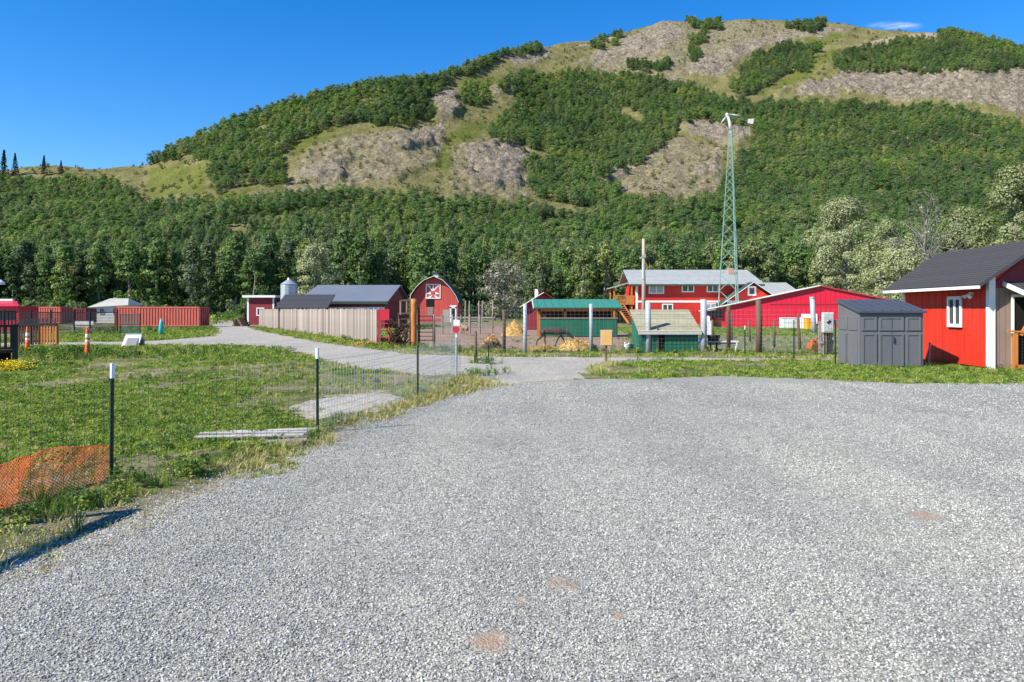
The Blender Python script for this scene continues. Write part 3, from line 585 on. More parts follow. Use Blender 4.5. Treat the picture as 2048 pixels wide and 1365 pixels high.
def boards_wall(par, mat, p0, p1, z0, top, bw, thick=.022, name='board', gap=.008):
    """vertical boards from p0 to p1 (local xy) with tops given by top(s)"""
    p0 = Vector((*p0, 0)); p1 = Vector((*p1, 0)); Ln = (p1 - p0).length; d = (p1 - p0) / Ln; n = int(round(Ln / bw)); w = Ln / n; nr = Vector((d.y, -d.x, 0))
    for i in range(n):
        a = p0 + d * (i * w + gap / 2); b = p0 + d * ((i + 1) * w - gap / 2); o_ = nr * thick * (1 + .25 * (i % 2))
        ta, tb_ = top(i * w), top((i + 1) * w)
        B().prism([(a.x, a.y, z0), (b.x, b.y, z0), (b.x, b.y, tb_), (a.x, a.y, ta)], o_).build(name, mat, par)
def slope_roof(par, mat, e0, e1, r0, r1, th=.06, courses=0, name='roof', cmat=None, ribs=0):
    """roof slab between eave edge e0-e1 and ridge edge r0-r1 (local points), with shingle courses or ribs"""
    e0, e1, r0, r1 = map(Vector, (e0, e1, r0, r1)); nn = (e1 - e0).cross(r0 - e0).normalized()
    if nn.z < 0: nn = -nn
    sl_ = B().prism([e0, e1, r1, r0], nn * th).build(name, mat, par)
    if courses:
        for k in range(courses):
            f0, f1 = k / courses, min(1, (k + 1.12) / courses)
            a, b = e0.lerp(r0, f0) + nn * (th + .014), e1.lerp(r1, f0) + nn * (th + .014); c, d = e1.lerp(r1, f1) + nn * (th + .004), e0.lerp(r0, f1) + nn * (th + .004)
            B().prism([a, b, c, d], -nn * .009).build('shingle_course', cmat or mat, sl_)
    for k in range(ribs):
        f = (k + .5) / ribs; B().beam(e0.lerp(e1, f) + nn * (th + .012), r0.lerp(r1, f) + nn * (th + .012), .05, .03, nn).build('rib', mat, sl_)
    return sl_

# --- red shed on the right
rs = root('red_shed', 'bright red board shed with charcoal shingle roof and white corner trim', 'shed', (13.2, 20.45), R(-3))
LW, WW, EZ, RZ_ = 4.9, 2.75, 2.66, 3.6        # length (local y), width (local x)
rect('wall', m_red, rs, .03, WW, .03, LW, .08, 2.62)
boards_wall(rs, m_redboard, (.02, LW), (.02, 0.02), .1, lambda s: 2.64, .2)
boards_wall(rs, m_tan, (.12, .02), (WW, .02), .1, lambda s: 2.3, .15, name='gable_board')
B().prism([(0, .01, 2.58), (WW, .01, 2.58), (WW / 2, .01, RZ_ - .04)], (0, LW, 0)).build('gable_wall', m_red, rs)
B().prism([(-.02, -.03, 2.31), (WW, -.03, 2.31), (WW / 2, -.03, RZ_ - .06)], (0, .035, 0)).build('gable_cladding', m_darkred, rs)
b = B(); b.box(-.045, .13, -.045, -.005, .02, 2.62); b.box(-.045, -.005, -.005, .1, .02, 2.62); b.build('corner_trim', m_white, rs)
rect('corner_trim', m_white, rs, -.045, 0, LW - .08, LW + .04, .02, 2.62)
oh, og = .5, .45; sl_ = (RZ_ - EZ) / (WW / 2); ez = EZ - oh * sl_ + .0
slope_roof(rs, m_shingle, (-oh, -og, ez), (-oh, LW + .45, ez), (WW / 2, -og, RZ_), (WW / 2, LW + .45, RZ_), .07, 20, cmat=m_shingle)
slope_roof(rs, m_shingle, (WW + oh, -og, ez), (WW + oh, LW + .45, ez), (WW / 2, -og, RZ_), (WW / 2, LW + .45, RZ_), .07)
rect('fascia', m_white, rs, -oh - .045, -oh - .005, -og, LW + .45, ez - .045, ez + .04)
w = root_w = B().box(-.012, .0, 1.38, 1.98, 1.26, 2.02).build('window', m_glass, rs)
f = B(); f.box(-.07, -.02, 1.3, 1.38, 1.18, 2.1); f.box(-.07, -.02, 1.98, 2.06, 1.18, 2.1); f.box(-.07, -.02, 1.38, 1.98, 2.0, 2.1); f.box(-.07, -.02, 1.38, 1.98, 1.18, 1.28); f.build('frame', m_white, w)
rect('mullion', m_white, w, -.06, -.021, 1.64, 1.72, 1.28, 2.0)
w.location.x = -.012
fl_ = B(); fl_.box(-.1, -.02, .72, .84, 2.12, 2.2); fl_.tube([(-.08, .7, 2.14), (-.2, .62, 2.06)], [.03, .06], 10); fl_.tube([(-.08, .86, 2.14), (-.2, .94, 2.06)], [.03, .06], 10); fl_.build('floodlight', m_white, rs)
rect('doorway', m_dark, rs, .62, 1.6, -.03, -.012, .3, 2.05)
b = B(); b.box(.55, .62, -.07, -.031, .2, 2.12); b.box(.62, 1.67, -.07, -.031, 2.05, 2.12); b.build('door_trim', m_white, rs)
pr = slope_roof(rs, m_shingle, (.36, -1.5, 1.98), (2.6, -1.5, 1.98), (.36, -.05, 2.4), (2.6, -.05, 2.4), .06, 6, 'porch_roof')
B().beam((.33, -1.5, 1.98), (.33, -.05, 2.42), .04, .12).build('rake_trim', m_white, pr)
rect('porch_fascia', m_white, rs, .33, 2.6, -1.56, -1.51, 1.9, 2.05)
rect('porch_post', m_timber, rs, 2.3, 2.42, -1.45, -1.33, 0, 1.95)
rl = root('porch_railing', 'orange timber porch railing with black wire mesh in front of red shed', 'railing', (13.62, 20.1), R(-8))
rect('post', m_timber, rl, 0, .12, 0, .12, 0, 1.06)
B().beam((-.12, .06, 1.12), (2.0, .06, 1.0), .14, .05).build('top_rail', m_timber, rl)
B().beam((.2, .05, 1.0), (.75, .05, 1.95), .08, .08).build('brace', m_timber, rl)
B().beam((.05, .05, .16), (2.0, .05, .1), .1, .1).build('bottom_rail', m_timber, rl)
b = B()
for k in range(22): b.beam((.16 + k * .085, .05, .2), (.16 + k * .085, .05, .98), .008, .008)
for k in range(9): b.beam((.14, .055, .24 + k * .085), (2.0, .055, .24 + k * .08), .008, .008)
b.build('mesh_panel', m_black, rl)
rect('backing_panel', m_dark, rl, .16, 2.0, .1, .12, .18, .98)
# --- grey resin shed
gs = root('resin_shed', 'grey panelled resin storage shed left of the red shed', 'shed', (9.99, 21.3), R(-2))
GW, GD = 1.82, 1.5
B().prism([(0, 0, 0), (0, GD, 0), (0, GD, 1.93), (0, 0, 1.6)], (GW, 0, 0)).build('wall', m_plastic, gs, bevel=.015)
for x0, x1 in ((.07, .5), (.56, 1.26), (1.32, GW - .07)):
    for z0, z1 in ((.08, 1.02), (1.1, 1.5)):
        p_ = rect('panel', m_plastic, gs, x0 + .07, x1 - .07, -.012, .0, z0 + .06, z1 - .06, .008)
        b = B(); b.box(x0, x0 + .07, -.028, -.001, z0, z1); b.box(x1 - .07, x1, -.028, -.001, z0, z1); b.box(x0 + .07, x1 - .07, -.028, -.001, z1 - .06, z1); b.box(x0 + .07, x1 - .07, -.028, -.001, z0, z0 + .06); b.build('panel_frame', m_plastic, gs, bevel=.008)
rect('door_seam', m_plasticd, gs, .905, .913, -.034, -.029, .05, 1.52)
rect('door_handle', m_plasticd, gs, .93, .96, -.07, -.03, .78, .95)
for y0, y1 in ((.08, .7), (.78, 1.4)):
    for z0, z1 in ((.08, 1.02), (1.1, 1.5)): rect('side_panel', m_plastic, gs, -.02, -.001, y0, y1, z0, z1, .008)
B().prism([(-.06, -.1, 1.6), (-.06, GD + .06, 1.955), (-.06, GD + .06, 2.02), (-.06, -.1, 1.67)], (GW + .12, 0, 0)).build('roof', m_plasticd, gs, bevel=.01)
for k in range(7): B().beam((.1 + k * .27, -.07, 1.69), (.1 + k * .27, GD + .02, 2.024), .05, .02).build('roof_rib', m_plasticd, gs)
B().box(GW + .55, GW + .6, .4, .44, 0, .9).build('leaning_stake', m_greywood, root('garden_stake', 'thin grey stake in the dark gap between the two sheds', 'stake', (9.99, 21.6), 0), rot=(0, R(4), 0))
# --- green hut with tan shingles
gh = root('green_hut', 'low dark green hut with tan shingle lean to roof behind the wire fence', 'hut', (4.97, 28.9), 0)
HW, HD = 2.3, 1.9
boards = 7
rect('back_wall', m_green, gh, 0, HW, HD - .05, HD, 0, 1.58)
for k in range(7):
    z0 = .03 + k * .105; b = B(); 
    rect('plank', m_green, gh, .02, .72, -.02 - .004 * (k % 2), .02, z0, z0 + .1); rect('plank', m_green, gh, 1.0, HW, -.02 - .004 * (k % 2), .02, z0, z0 + .1)
rect('doorway', m_dark, gh, .725, .995, .03, .06, .02, .82); rect('eave_gap_shade', m_dark, gh, .02, HW, .01, .05, .775, .86)  # near-black strips put the shade of the slot and eave gap into colour
rect('door_post', m_brown, gh, .69, .75, -.06, -.025, 0, 1.02)
for xx in (0, HW - .03):
    B().prism([(xx, .021, 0), (xx, HD - .06, 0), (xx, HD - .06, 1.6), (xx, .021, .84)], (.03, 0, 0)).build('side_wall', m_green, gh)
slope_roof(gh, m_tanshingle, (-.06, -.14, .8), (HW + .1, -.14, .8), (-.06, HD + .1, 1.66), (HW + .1, HD + .1, 1.66), .05, 9)
rect('fascia', M('grey_fascia', (.5, .5, .5)), gh, -.06, HW + .1, -.18, -.145, .74, .84)
# --- green roofed shelter
sh = root('feed_shelter', 'open reindeer shelter with green steel roof and green half wall', 'shelter', (1.75, 46), 0)
SW = 4.75
for k in range(16): rect('wall_board', m_green, sh, k * SW / 16 + .005, (k + 1) * SW / 16 - .005, -.02 - .006 * (k % 2), .02, .05, 1.14)
rect('wall_cap', m_tan, sh, -.05, SW + .05, -.06, .06, 1.145, 1.22)
for x in (-.05, 1.55, 3.1, SW): B().box(x - .07, x + .07, .05, .19, 0, 1.72).build('post', m_timber, sh)
for x in (-.05, SW): B().box(x - .07, x + .07, 2.2, 2.34, 0, 2.1).build('post', m_timber, sh)
B().beam((-.3, .1, 1.7), (SW + .3, .1, 1.7), .1, .2).build('beam', m_timber, sh); B().beam((-.3, 2.3, 2.12), (SW + .3, 2.3, 2.12), .1, .2).build('beam', m_timber, sh)
for k in range(8): B().beam((-.2 + k * .74, -.25, 1.74), (-.2 + k * .74, 2.5, 2.23), .06, .1).build('rafter', m_timber, sh)
rect('back_wall', m_darkwood, sh, 0, SW, 2.35, 2.4, .1, 1.9)
slope_roof(sh, m_greenroof, (-.4, -.35, 1.8), (SW + .35, -.35, 1.8), (-.4, 2.7, 2.34), (SW + .35, 2.7, 2.34), .05, 0, ribs=12)
B().beam((-.43, -.36, 1.82), (-.43, 2.7, 2.36), .04, .12).build('rake_trim', m_white, sh)
# --- small red house behind the shelter
sx = (1048 - CX) / F * 62
rh = root('small_red_house', 'little dark red gabled house behind the green roofed shelter', 'house', (sx, 62), 0)
B().prism([(0, 0, 0), (3.1, 0, 0), (3.1, 0, 2.1), (1.65, 0, 3.05), (0, 0, 2.1)], (0, 4, 0)).build('wall', m_darkred, rh)
slope_roof(rh, m_trim, (-.3, -.4, 1.92), (-.3, 4.2, 1.92), (1.65, -.4, 3.12), (1.65, 4.2, 3.12), .06); slope_roof(rh, m_darkred, (3.5, -.4, 1.92), (3.5, 4.2, 1.92), (1.65, -.4, 3.12), (1.65, 4.2, 3.12), .06)
rect('corner_trim', m_white, rh, -.03, .16, -.04, -.003, 0, 2.1); rect('chimney', m_white, rh, .95, 1.2, 1.2, 1.5, 2.6, 3.45)
window(rh, 1.2, 2.0, 1.0, 1.8, 0)
# --- arched barn
Yb = 100.; bx = (868 - CX) / F * Yb
bn = root('arched_barn', 'faded red barn with arched roof, white edge trim and quilt square', 'barn', (bx, Yb), 0)
prof = [(-48, 606), (-45, 590), (-34, 574), (-19, 561), (0, 553.5), (18, 561), (33, 576), (44, 592), (50, 606)]
pr_ = [(dx / F * Yb, HC - (y - HY) / F * Yb) for dx, y in prof]
xl, xr = -47 / F * Yb, 48 / F * Yb
B().prism([(xl, 0, 0), (xr, 0, 0)] + [(x * .96, 0, z - .08) for x, z in reversed(pr_)], (0, 9, 0)).build('wall', m_faded, bn)
def topz(x):
    return float(np.interp(x, [p[0] * .96 for p in pr_], [p[1] - .08 for p in pr_]))
nb_ = 26
for k in range(nb_):
    x0 = xl + (xr - xl) * k / nb_ + .01; x1 = xl + (xr - xl) * (k + 1) / nb_ - .01
    B().prism([(x0, -.002, .05), (x1, -.002, .05), (x1, -.002, topz(x1)), (x0, -.002, topz(x0))], (0, -.03 - .01 * (k % 2), 0)).build('siding_board', m_faded, bn)
m_greenblack = M('dark_green_roof', (.05, .075, .06), (.035, .05, .042), 2, .7)
for a, c in zip(pr_[:-1], pr_[1:]):
    B().prism([(a[0], -.6, a[1]), (c[0], -.6, c[1]), (c[0], 9.3, c[1]), (a[0], 9.3, a[1])], (0, 0, .1)).build('roof_strip', m_greenblack, bn)
    B().beam((a[0], -.64, a[1] + .02), (c[0], -.64, c[1] + .02), .06, .24, (0, 1, 0)).build('edge_trim', m_white, bn)
cp = B(); cp.box(-.35, .35, 2, 2.7, 6.1, 6.6); cp.build('cupola', m_white, bn)
B().prism([(-.5, 1.9, 6.6), (.5, 1.9, 6.6), (0, 1.9, 6.95)], (0, .9, 0)).build('cupola_roof', m_greenblack, bn)
zq = HC - (598 - HY) / F * Yb; qs = 2.0; qx = -.1
qb = rect('quilt_square', m_faded, bn, qx - qs / 2, qx + qs / 2, -.1, -.05, zq, zq + qs)
m_plum = M('plum_paint', (.4, .1, .2))
def tri(par, mat, pts, y=-.125): B().prism([(qx + x * qs / 2, y, zq + qs / 2 + z * qs / 2) for x, z in pts], (0, .022, 0)).build('quilt_patch', mat, par)
for sx_ in (-1, 1):
    tri(qb, m_white, [(sx_ * .88, -1), (sx_ * 1, -1), (sx_ * 1, 1), (sx_ * .88, 1)]); tri(qb, m_white, [(-.88, sx_ * .88), (.88, sx_ * .88), (.88, sx_ * 1), (-.88, sx_ * 1)])
    tri(qb, m_white, [(sx_ * .87, .87), (sx_ * .72, .87), (0, .1), (sx_ * .1, .0)]); tri(qb, m_white, [(sx_ * .87, -.3), (sx_ * .3, -.05), (sx_ * .3, -.45)]); tri(qb, m_white, [(sx_ * .87, -.87), (sx_ * .35, -.87), (sx_ * .05, -.45)])
    tri(qb, m_white, [(sx_ * .5, .87), (sx_ * .38, .87), (sx_ * .3, .45)])
tri(qb, m_white, [(-.07, .12), (.07, .12), (.07, .87), (-.07, .87)]); tri(qb, m_plum, [(-.22, -.22), (0, -.44), (.22, -.22), (0, 0)], -.13)
dz = HC - (614 - HY) / F * Yb
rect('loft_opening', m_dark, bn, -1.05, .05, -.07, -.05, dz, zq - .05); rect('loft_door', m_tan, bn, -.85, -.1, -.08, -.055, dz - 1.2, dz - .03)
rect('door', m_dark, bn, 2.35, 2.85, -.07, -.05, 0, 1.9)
b = B(); b.box(2.15, 2.35, -.1, -.05, 0, 2.1); b.box(2.85, 3.05, -.1, -.05, 0, 2.1); b.box(2.15, 3.05, -.1, -.05, 1.9, 2.3); b.build('door_frame', m_white, bn)
rect('lower_door', m_greywood, bn, 1.2, 2.1, -.08, -.05, 0, 1.7)
# --- long building with blue grey roof
lb = root('long_barn', 'long barn with plain blue grey steel roof behind the board fence', 'barn', (-19, 65), 0)
LBL, LBD = 8.1, 15.
rect('wall', m_darkred, lb, .3, LBL - .35, .4, LBD - .4, 0, 2.35)
for xx in (.3, LBL - .38): B().prism([(xx, .4, 2.3), (xx, LBD - .4, 2.3), (xx, LBD / 2, 3.95)], (.03, 0, 0)).build('gable', m_darkred, lb)
rect('wall_band', m_white, lb, .3, LBL - .35, .36, .398, 1.55, 1.95)
slope_roof(lb, m_greyroof, (0, 0, 2.38), (LBL, 0, 2.38), (0, LBD / 2, 4.05), (LBL, LBD / 2, 4.05), .08, ribs=0)
slope_roof(lb, m_greyroof, (0, LBD, 2.38), (LBL, LBD, 2.38), (0, LBD / 2, 4.05), (LBL, LBD / 2, 4.05), .08)
rect('eave_board', m_greenblack, lb, 0, LBL, -.06, -.01, 2.2, 2.42)
# --- small dark roof shed
ds = root('dark_roof_shed', 'low shed with near black shingle roof against the long barn', 'shed', (-19.6, 61.5), 0)
rect('wall', m_brown, ds, .1, 4.15, .2, 2.9, 0, 1.8)
slope_roof(ds, m_shingle2, (-.05, -.1, 1.78), (4.3, -.1, 1.78), (-.05, 2.6, 2.95), (4.3, 2.6, 2.95), .08, 8)
# --- dark red flat roof shed and its dark neighbour
Yd = 85.; x0 = (495 - CX) / F * Yd; x1 = (548 - CX) / F * Yd
dr = root('dark_red_shed', 'dark red flat roofed shed with white trim at the far end of the fence', 'shed', (x0, Yd), 0); w_ = x1 - x0
rect('wall', m_darkred, dr, 0, w_, 0, 4, 0, 3.1)
for k in range(14): rect('siding_board', m_darkred, dr, k * w_ / 14 + .006, (k + 1) * w_ / 14 - .006, -.03, -.002, .03, 3.08)
rect('roof', m_white, dr, -.45, w_ + .3, -.5, 4.2, 3.1, 3.36); rect('corner_trim', m_white, dr, -.03, .17, -.06, -.032, 0, 3.1); rect('corner_trim', m_white, dr, w_ - .15, w_ + .03, -.06, -.032, 0, 3.1)
window(dr, 1.05, 1.95, 1.0, 1.95, -.03, fr=.12)
dk = root('black_lean_to', 'small black lean to with white eave between dark red shed and grain bin', 'shed', (x1 + .15, Yd + 1), 0)
rect('wall', m_black, dk, 0, 1.2, 0, 2.5, 0, 2.3); slope_roof(dk, m_shingle2, (-.1, -.2, 2.5), (1.4, -.2, 2.5), (-.1, 2.6, 3.0), (1.4, 2.6, 3.0), .06); rect('fascia', m_white, dk, -.1, 1.4, -.26, -.21, 2.3, 2.55)
# --- grain bin
Yg = 80.; gb = root('grain_bin', 'round galvanised grain bin with cone roof', 'grain bin', ((578 - CX) / F * Yg, Yg), 0)
b = B(); rr = .88
b.tube([(0, 0, .4 + k * .1) for k in range(41)], [rr + (.02 if k % 2 else -.02) for k in range(41)], 28); b.build('bin_wall', m_steel, gb, True)
b = B(); b.tube([(0, 0, 4.42), (0, 0, 4.95), (0, 0, 5.05), (0, 0, 5.15)], [rr + .07, .2, .16, .14], 28); b.build('cone_roof', m_steel, gb)
for k in range(6): a = k * math.pi / 3; B().tube([(math.cos(a) * .8, math.sin(a) * .8, 0), (math.cos(a) * .8, math.sin(a) * .8, .5)], .05, 6).build('leg', m_steel, gb)
b = B(); 
for s_ in (-.15, .15): b.beam((s_, -rr - .06, .5), (s_, -rr - .06, 4.4), .03, .03)
for k in range(13): b.beam((-.15, -rr - .06, .6 + k * .3), (.15, -rr - .06, .6 + k * .3), .02, .02)
b.build('ladder', m_steel, gb)
# --- board fence 
A0 = Vector((-6.75, 37.0)); A1 = Vector((-24.6, 72.0)); fd = A1 - A0; FL = fd.length
bf = root('board_fence', 'weathered vertical board privacy fence along the gravel track', 'fence', A0, math.atan2(fd.y, fd.x))
fm = [B().box(0, .148, -.01, .012, .05 , 1.72 + .02 * k).mesh('board', m_wood) for k in range(4)]
nb_ = int(FL / .155)
for k in range(nb_): link('board', fm[random.randrange(4)], bf, (k * FL / nb_, random.uniform(-.006, .006), random.uniform(-.02, .02)), (0, 0, random.uniform(-.02, .02)))
for z in (.35, 1.05, 1.55): rect('rail', m_wood, bf, 0, FL, -.06, -.015, z, z + .09)
for k in range(17): rect('post', m_wood, bf, k * FL / 16.2 - .05, k * FL / 16.2 + .05, -.17, -.065, 0, 1.8)
# --- house
Yh = 88.; hx = lambda p: (p - 1272) / F * Yh
ho = root('farmhouse', 'long two storey red farmhouse with grey roof and white window trim', 'house', ((1272 - CX) / F * Yh, Yh), 0)
HLn = hx(1515); hz_ = lambda y: HC - (y - HY) / F * Yh
rect('wall', m_red, ho, 0, HLn, 0, 8, 0, 4.78)
for k in range(9): rect('lap_board', m_red, ho, .02, HLn - .02, -.03, -.004, 2.85 + k * .21, 2.85 + k * .21 + .2)
for k in range(11): rect('lap_board', m_red, ho, .02, HLn - .02, -.03, -.004, .2 + k * .21, .4 + k * .21)
rect('belt_trim', m_white, ho, -.04, HLn, -.07, -.004, 2.56, 2.8); rect('corner_trim', m_white, ho, -.05, .22, -.065, -.0035, 0, 4.7)
slope_roof(ho, m_houseroof, (-.9, -.8, 4.62), (HLn + .6, -.8, 4.62), (-.9, 4, 6.55), (HLn + .0, 4, 6.55), .12, 16)
slope_roof(ho, m_houseroof, (-.9, 8.8, 4.62), (HLn + .6, 8.8, 4.62), (-.9, 4, 6.55), (HLn + .0, 4, 6.55), .12)
rect('eave_board', m_greenblack, ho, -.9, HLn + .6, -.86, -.81, 4.5, 4.68)
for xx in (0, HLn - .03): B().prism([(xx, 0, 4.7), (xx, 8, 4.7), (xx, 4, 6.4)], (.03, 0, 0)).build('gable', m_darkred, ho)
window(ho, hx(1297), hx(1328), hz_(588), 4.68, -.03, fr=.13, pane=m_palewin, mull=1); window(ho, hx(1363), hx(1388), hz_(585), 4.68, -.03, fr=.12); window(ho, hx(1413), hx(1437), hz_(585), 4.68, -.03, fr=.12)
window(ho, hx(1324), hx(1346), hz_(622), hz_(608), -.03, fr=.13); window(ho, hx(1411), hx(1432), hz_(622), hz_(607), -.03, fr=.13, pane=m_palewin)
ch = rect('chimney', M('pink_brick', (.5, .27, .22)), ho, hx(1468), hx(1479), 2.2, 2.9, 5.7, 6.8)
# porch on the left
po = root('house_porch', 'orange timber porch with stairs on the left end of the farmhouse', 'porch', ((1228 - CX) / F * Yh, Yh + .6), 0)
slope_roof(po, m_houseroof, (-.3, -.3, 4.25), (-.3, 4, 4.25), (2.5, -.3, 5.05), (2.5, 4, 5.05), .1); 
for x, y in ((.1, 0), (.1, 3.5), (2.2, 0)): rect('post', m_timber, po, x - .09, x + .09, y - .09, y + .09, 0, 4.3 + x * .25)
rect('deck', m_timber, po, 0, 2.5, -.2, 4, 2.3, 2.5)
rect('railing_panel', m_timber, po, 1.5, 2.5, -.2, -.12, 2.5, 3.4)
for k in range(8): rect('baluster', m_timber, po, .15 + k * .17, .21 + k * .17, -.18, -.12, 2.5, 3.35)
rect('rail', m_timber, po, 0, 1.5, -.2, -.1, 3.35, 3.45)
B().beam((.2, -.3, 2.4), (1.6, -1.6, .1), .1, .25).build('stringer', m_timber, po); B().beam((1.1, -.3, 2.4), (2.4, -1.6, .1), .1, .25).build('stringer', m_timber, po)
for k in range(10): t = (k + .5) / 10; rect('stair_tread', m_timber, po, .2 + 1.4 * t, 1.1 + 1.3 * t, -.45 - 1.3 * t, -.2 - 1.3 * t, 2.4 - 2.3 * t, 2.45 - 2.3 * t)
rect('under_deck_wall', m_dark, po, .3, 2.4, 3.4, 3.5, 0, 2.3)
# front wing
Yw = 86.; wx = lambda p: (p - CX) / F * Yw; wz = lambda y: HC - (y - HY) / F * Yw
wg = root('house_wing', 'red gabled wing with small white window in front of the farmhouse', 'house wing', (wx(1440), Yw), 0); ox = wx(1440)
pk = (wx(1505) - ox, wz(566)); le = (0, wz(611)); re = (wx(1572) - ox, wz(611))
B().prism([(.4, 0, 0), (re[0] - .4, 0, 0), (re[0] - .4, 0, re[1] + .05), (pk[0], 0, pk[1] - .2), (.4, 0, le[1] + .05)], (0, 1.9, 0)).build('wall', m_red, wg)
for e in (le, re):
    slope_roof(wg, m_greenblack, (e[0], -.5, e[1]), (e[0], 1.9, e[1]), (pk[0], -.5, pk[1]), (pk[0], 1.9, pk[1]), .12)
    B().beam((e[0], -.54, e[1] + .06), (pk[0], -.54, pk[1] + .06), .05, .12, (0, 1, 0)).build('rake_trim', m_white, wg)
window(wg, wx(1495) - ox, wx(1512) - ox, wz(592), wz(573), 0, fr=.2, mull=0); rect('belt_trim', m_white, wg, .8, re[0] - .8, -.05, -.002, 2.3, 2.75)
# building behind to the right
Yo = 97.; ob = root('back_house', 'house with plain light grey roof behind the crimson building', 'house', ((1500 - CX) / F * Yo, Yo), 0)
rect('wall', m_darkred, ob, .4, 7, .3, 6, 0, 3.4); slope_roof(ob, m_houseroof, (0, -.3, 3.3), (7.3, -.3, 3.3), (0, 3.2, 5.3), (5.9, 3.2, 5.3), .1); slope_roof(ob, m_houseroof, (0, 6.4, 3.3), (7.3, 6.4, 3.3), (0, 3.2, 5.3), (5.9, 3.2, 5.3), .1)
# --- crimson building
Yc = 71.; cxw = lambda p: (p - 1640) / F * Yc; zc = lambda y: HC - (y - HY) / F * Yc
cb = root('crimson_barn', 'wide crimson steel barn with low gable and white roof edge', 'barn', ((1640 - CX) / F * Yc, Yc), R(-13))
hw = 11.0; pkz = zc(573); evz = zc(624)
B().prism([(-hw + 1.9, 0, 0), (hw - .2, 0, 0), (hw - .2, 0, evz + .15), (0, 0, pkz - .05), (-hw + 1.9, 0, evz + .52)], (0, 14, 0)).build('wall', m_crimson, cb)
for k in range(44):
    x = -hw + 2.2 + k * .44
    if x < hw - .4: rect('rib', m_crimson, cb, x - .02, x + .02, -.025, -.002, 0, min(evz + (pkz - evz) * (1 - abs(x) / hw) - .1, 9))
rect('seam', m_darkred, cb, -4.6, hw - .5, -.035, -.003, zc(610), zc(608))
for s_ in (-1, 1):
    slope_roof(cb, m_trim, (s_ * hw, -.2, evz), (s_ * hw, 14.5, evz), (0, -.2, pkz), (0, 14.5, pkz), .1)
    B().beam((s_ * hw, -.235, evz + .12), (0, -.235, pkz + .06), .06, .34 if s_ < 0 else .1, (0, 1, 0)).build('rake_trim', m_trim if s_ < 0 else m_crimson, cb)
for k in range(6): B().box(-hw + .5 + k * .01, -hw + .62, .2 + k * 2.6, .32 + k * 2.6, 0, evz).build('lean_to_post', m_steel, cb)
B().prism([(-hw + .1, -.3, evz - .02), (-hw + 1.9, -.3, evz + .3), (-hw + 1.9, -.3, .9), (-hw + 1.2, -.3, .9)], (0, .1, 0)).build('lean_to_end', m_dark, cb)
rect('vent_box', m_white, cb, -5.6, -5.35, -.1, -.04, .75, 1.0)
rect('pale_door', m_white, cb, cxw(1414), cxw(1427), -.12, -.05, .1, 1.1)
rect('wall_panel', m_white, cb, -1.7, -.25, -.12, -.05, .35, 1.3)
def crate(name, label, cat, pxc, pyb, Y, w, d, h, mat, n=3):
    o = root(name, label, cat, ((pxc - CX) / F * Y, Y), R(random.uniform(-8, 8)))
    rect('body', mat, o, -w / 2, w / 2, -d / 2, d / 2, .06, h, .02); rect('lid', mat, o, -w / 2 - .03, w / 2 + .03, -d / 2 - .03, d / 2 + .03, h + .002, h + .06, .01)
    for k in range(n): x = -w / 2 + w * (k + .5) / n; rect('rib', mat, o, x - .03, x + .03, -d / 2 - .02, -d / 2 - .002, .1, h - .05)
    for x in (-w / 3, w / 3): rect('foot', m_black, o, x - .05, x + .05, -d / 2 + .05, d / 2 - .05, 0, .058)
    return o
crate('storage_bin', 'wide white storage bin in front of crimson barn', 'bin', 1576, 655, 66, 1.3, .7, .95, m_white, 4)
crate('storage_bin', 'narrow white storage bin right of the wide white bin', 'bin', 1603, 655, 64, .45, .5, 1.0, m_white, 2)
crate('storage_bin', 'yellow storage bin by the crimson barn', 'bin', 1617, 655, 62, .6, .6, .95, m_yellow, 2)
# --- containers on the left and white hut
def container(label, pxl, pxr, Y, ztop, mat, rz, depth=2.4):
    x0 = (pxl - CX) / F * Y; L_ = (pxr - pxl) / F * Y; o = root('shipping_container', label, 'container', (x0, Y), rz)
    rect('body', mat, o, 0, L_, 0, depth, .1, ztop - .05)
    n = int(L_ / .28)
    for k in range(n): rect('corrugation', mat, o, k * L_ / n + .03, k * L_ / n + .17, -.05, -.003, .22, ztop - .2)
    for z in (.1, ztop - .18): rect('rail', mat, o, -.02, L_ + .02, -.07, -.004 - .05, z, z + .12)
    for x in (-.02, L_ - .1): rect('corner_post', m_darkred, o, x, x + .12, -.08, -.055, .1, ztop)
    for k in range(4): rect('door_bar', m_darkred, o, L_ + .003, L_ + .05, .3 + k * .55, .36 + k * .55, .2, ztop - .15)
    return o
container('long salmon red container beside the gravel track', 230, 398, 72, 2.05, m_brick, R(2))
container('salmon red container behind the black netting fence', 38, 122, 88, 2.1, m_brick, 0)
container('small red container just left of the white hut', 148, 172, 92, 1.9, m_darkred, 0)
Yv = 96.; wh = root('white_hut', 'small white hut with pale grey hipped roof behind the containers', 'hut', ((192 - CX) / F * Yv, Yv), 0)
ww = 62 / F * Yv; rect('wall', m_white, wh, 0, ww, 0, 3.5, 0, 2.3)
b = B(); z0, z1 = 2.2, 3.2; b.add([(-.9, -.5, z0 - .2), (ww + .4, -.5, z0 + .1), (ww + .4, 4, z0 + .1), (-.9, 4, z0 - .2), (.9, 1.75, z1), (ww - .7, 1.75, z1)], [(0,1,5,4),(1,2,5),(2,3,4,5),(3,0,4),(3,2,1,0)]); b.build('roof', M('pale_grey_roof', (.42, .42, .37), (.33, .34, .3), 1, .8), wh)
window(wh, .5, 1.1, 1.1, 1.9, 0); window(wh, 2.2, 2.9, 1.1, 1.9, 0)
